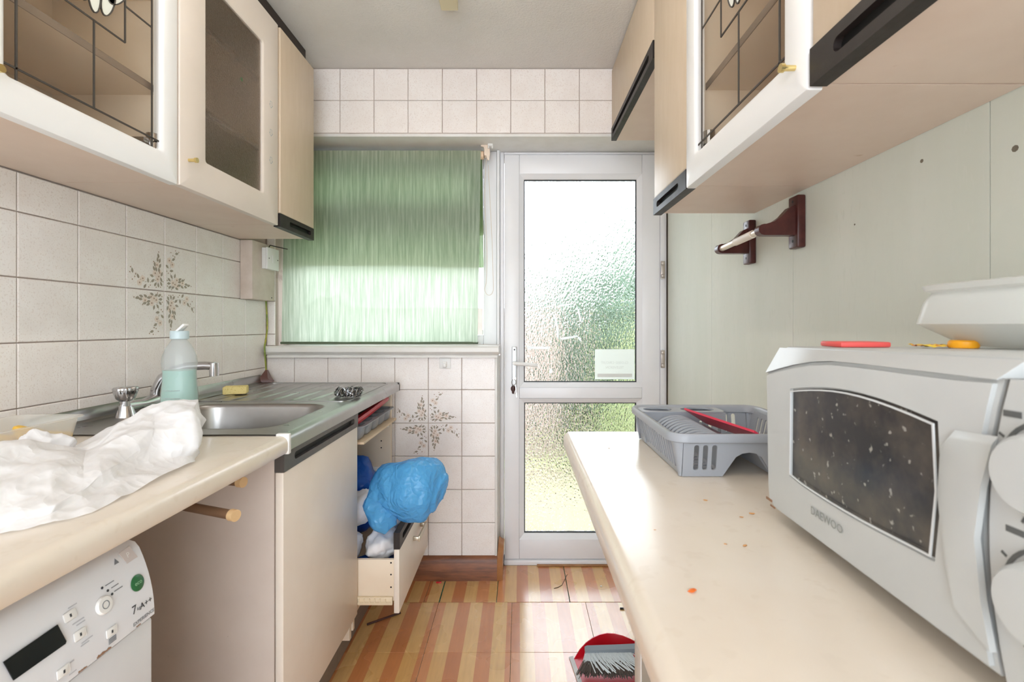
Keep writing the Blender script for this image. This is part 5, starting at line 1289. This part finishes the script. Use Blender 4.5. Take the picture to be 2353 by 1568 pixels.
for k in range(760):
    x = rnd.uniform(.226, .375); y = 1.612+rnd.uniform(-.008, .008); L_ = rnd.uniform(.055, .075)
    sp_ = (x-.3)*.35+rnd.uniform(-.02, .02); dn = rnd.uniform(-.035, -.018)
    if k > 725: sp_ += .05; L_ *= 1.15; dn = -.012
    p0 = Vector((x, y, .056)); p1 = p0+Vector((sp_*.35, -L_*.5, dn*.45)); p2 = p0+Vector((sp_, -L_, dn)); p2.z = max(p2.z, .0085)
    w = .0016
    for a, b, mi in ((p0, p1, 0), (p1, p2, 1 if k <= 725 else 0)):
        d = (b-a).normalized(); u_ = d.cross(Vector((0, 0, 1))).normalized()*w; v_ = d.cross(u_).normalized()*w
        A_ = [bm.verts.new(a+q) for q in (u_, v_, -u_-v_)]; Bq = [bm.verts.new(b+q*.8) for q in (u_, v_, -u_-v_)]
        for j in range(3):
            f = bm.faces.new((A_[j], A_[(j+1) % 3], Bq[(j+1) % 3], Bq[j])); f.material_index = mi
br_ = obj('bristles', bm, [pmat('pale_bristle', C(206, 214, 218), .6), pmat('dirty_bristle', C(98, 88, 82), .8)], BRU, 0); br_['kind'] = 'stuff'

# bits on the floor
tag(obj('dark_rod', box(B(), -.045, .045, -.0035, .0035, .0005, .006, .001, M=Matrix.Translation((.455, 1.945, 0)) @ Matrix.Rotation(-.05, 4, 'Z')), M_dark), 'short dark rod on the floor by the right unit', 'rod')
tag(obj('dark_stick', cyl(B(), (-.585, 1.84, .005), (-.475, 1.915, .005), .004, n=8), pmat('brown_stick', C(70, 40, 34), .5)), 'thin dark brown stick under the pulled out drawer', 'stick')
tag(obj('floor_crack', tube(B(), [(.153, 2.1, .0012), (.168, 2.105, .0012), (.19, 2.125, .0012), (.222, 2.215, .0012)], .0011, 5), M_dark), 'thin dark bent crack in the floor tile in front of the door', 'wire')  # crack in a floor tile, modelled as a thin dark tube
tag(obj('red_fragment', box(B(), -.012, .012, -.004, .004, 0, .005, .0015, M=Matrix.Translation((-.36, 2.145, .0005))), M_red), 'small red fragment on the floor beside the skirting', 'fragment')
tag(obj('white_fragment', box(B(), -.004, .004, -.003, .003, 0, .003, .001, M=Matrix.Translation((.362, 2.115, .0005))), M_plasticw), 'tiny white fragment on the floor near the door', 'fragment')

# ------------------------------------------------------------------ things on the microwave
ctop = lambda s: .913+.214+.0218*s+.0006
tag(obj('flat_red_cover', box(B(), -.03, .03, -.02, .02, 0, .0065, .002, M=Matrix.Translation((.412, .588, ctop(.05)))), pmat('faded_red_plastic', C(226, 92, 88), .4)), 'flat red plastic piece lying on the microwave', 'cover')
bm = B(); rnd = random.Random(2); t = B(); bmesh.ops.create_grid(t, x_segments=14, y_segments=8, size=.5)
for v in t.verts: v.co.z = .12+.12*NZ.noise(v.co*7)
join(bm, t, Matrix.Translation((.472, .545, ctop(.1)+.0002)) @ Matrix.Diagonal((.04, .022, .022, 1))); e = bmesh.ops.solidify(bm, geom=bm.faces[:], thickness=.0006)
M_wrap = pmat('yellow_wrapper', C(240, 205, 70), .35, var=(C(196, 84, 62), 60, .5, .58)); tag(obj('sweet_wrapper', bm, M_wrap), 'crinkled yellow and red sweet wrapper on the microwave', 'wrapper')
bm = B(); lathe(bm, [(0, 0), (.0125, 0), (.0135, .002), (.013, .007), (.011, .0085), (0, .0085)], 24, Matrix.Translation((.49, .528, ctop(.115)))); tag(obj('orange_cap', bm, pmat('orange_plastic', C(246, 172, 32), .4)), 'orange bottle cap on the microwave beside the tub', 'cap')
TU = thing('plastic_tub', (.575, .5, ctop(.14)), 'translucent white plastic tub standing on the microwave', 'tub')
M_tubw = thin_mat('milky_tub_plastic', C(236, 238, 236), .25, .72, (1, 1, 1, 1), .4)
zt3 = ctop(.16); lp = lambda h, z, r_: [(p[0], p[1], zt3+z) for p in rrect(.573-h, .573+h, .5-h*.8, .5+h*.8, r_, 6)]
bm = B(); loft(bm, [lp(.07, .001, .03), lp(.074, .002, .032), lp(.105, .0255, .03), lp(.1, .05, .03), lp(.094, .062, .03), lp(.1, .064, .032), lp(.1015, .0695, .032), lp(.097, .071, .03), lp(.092, .067, .03), lp(.102, .026, .028), lp(.073, .004, .03)], True, True); obj('tub_body', bm, M_tubw, TU, 40)
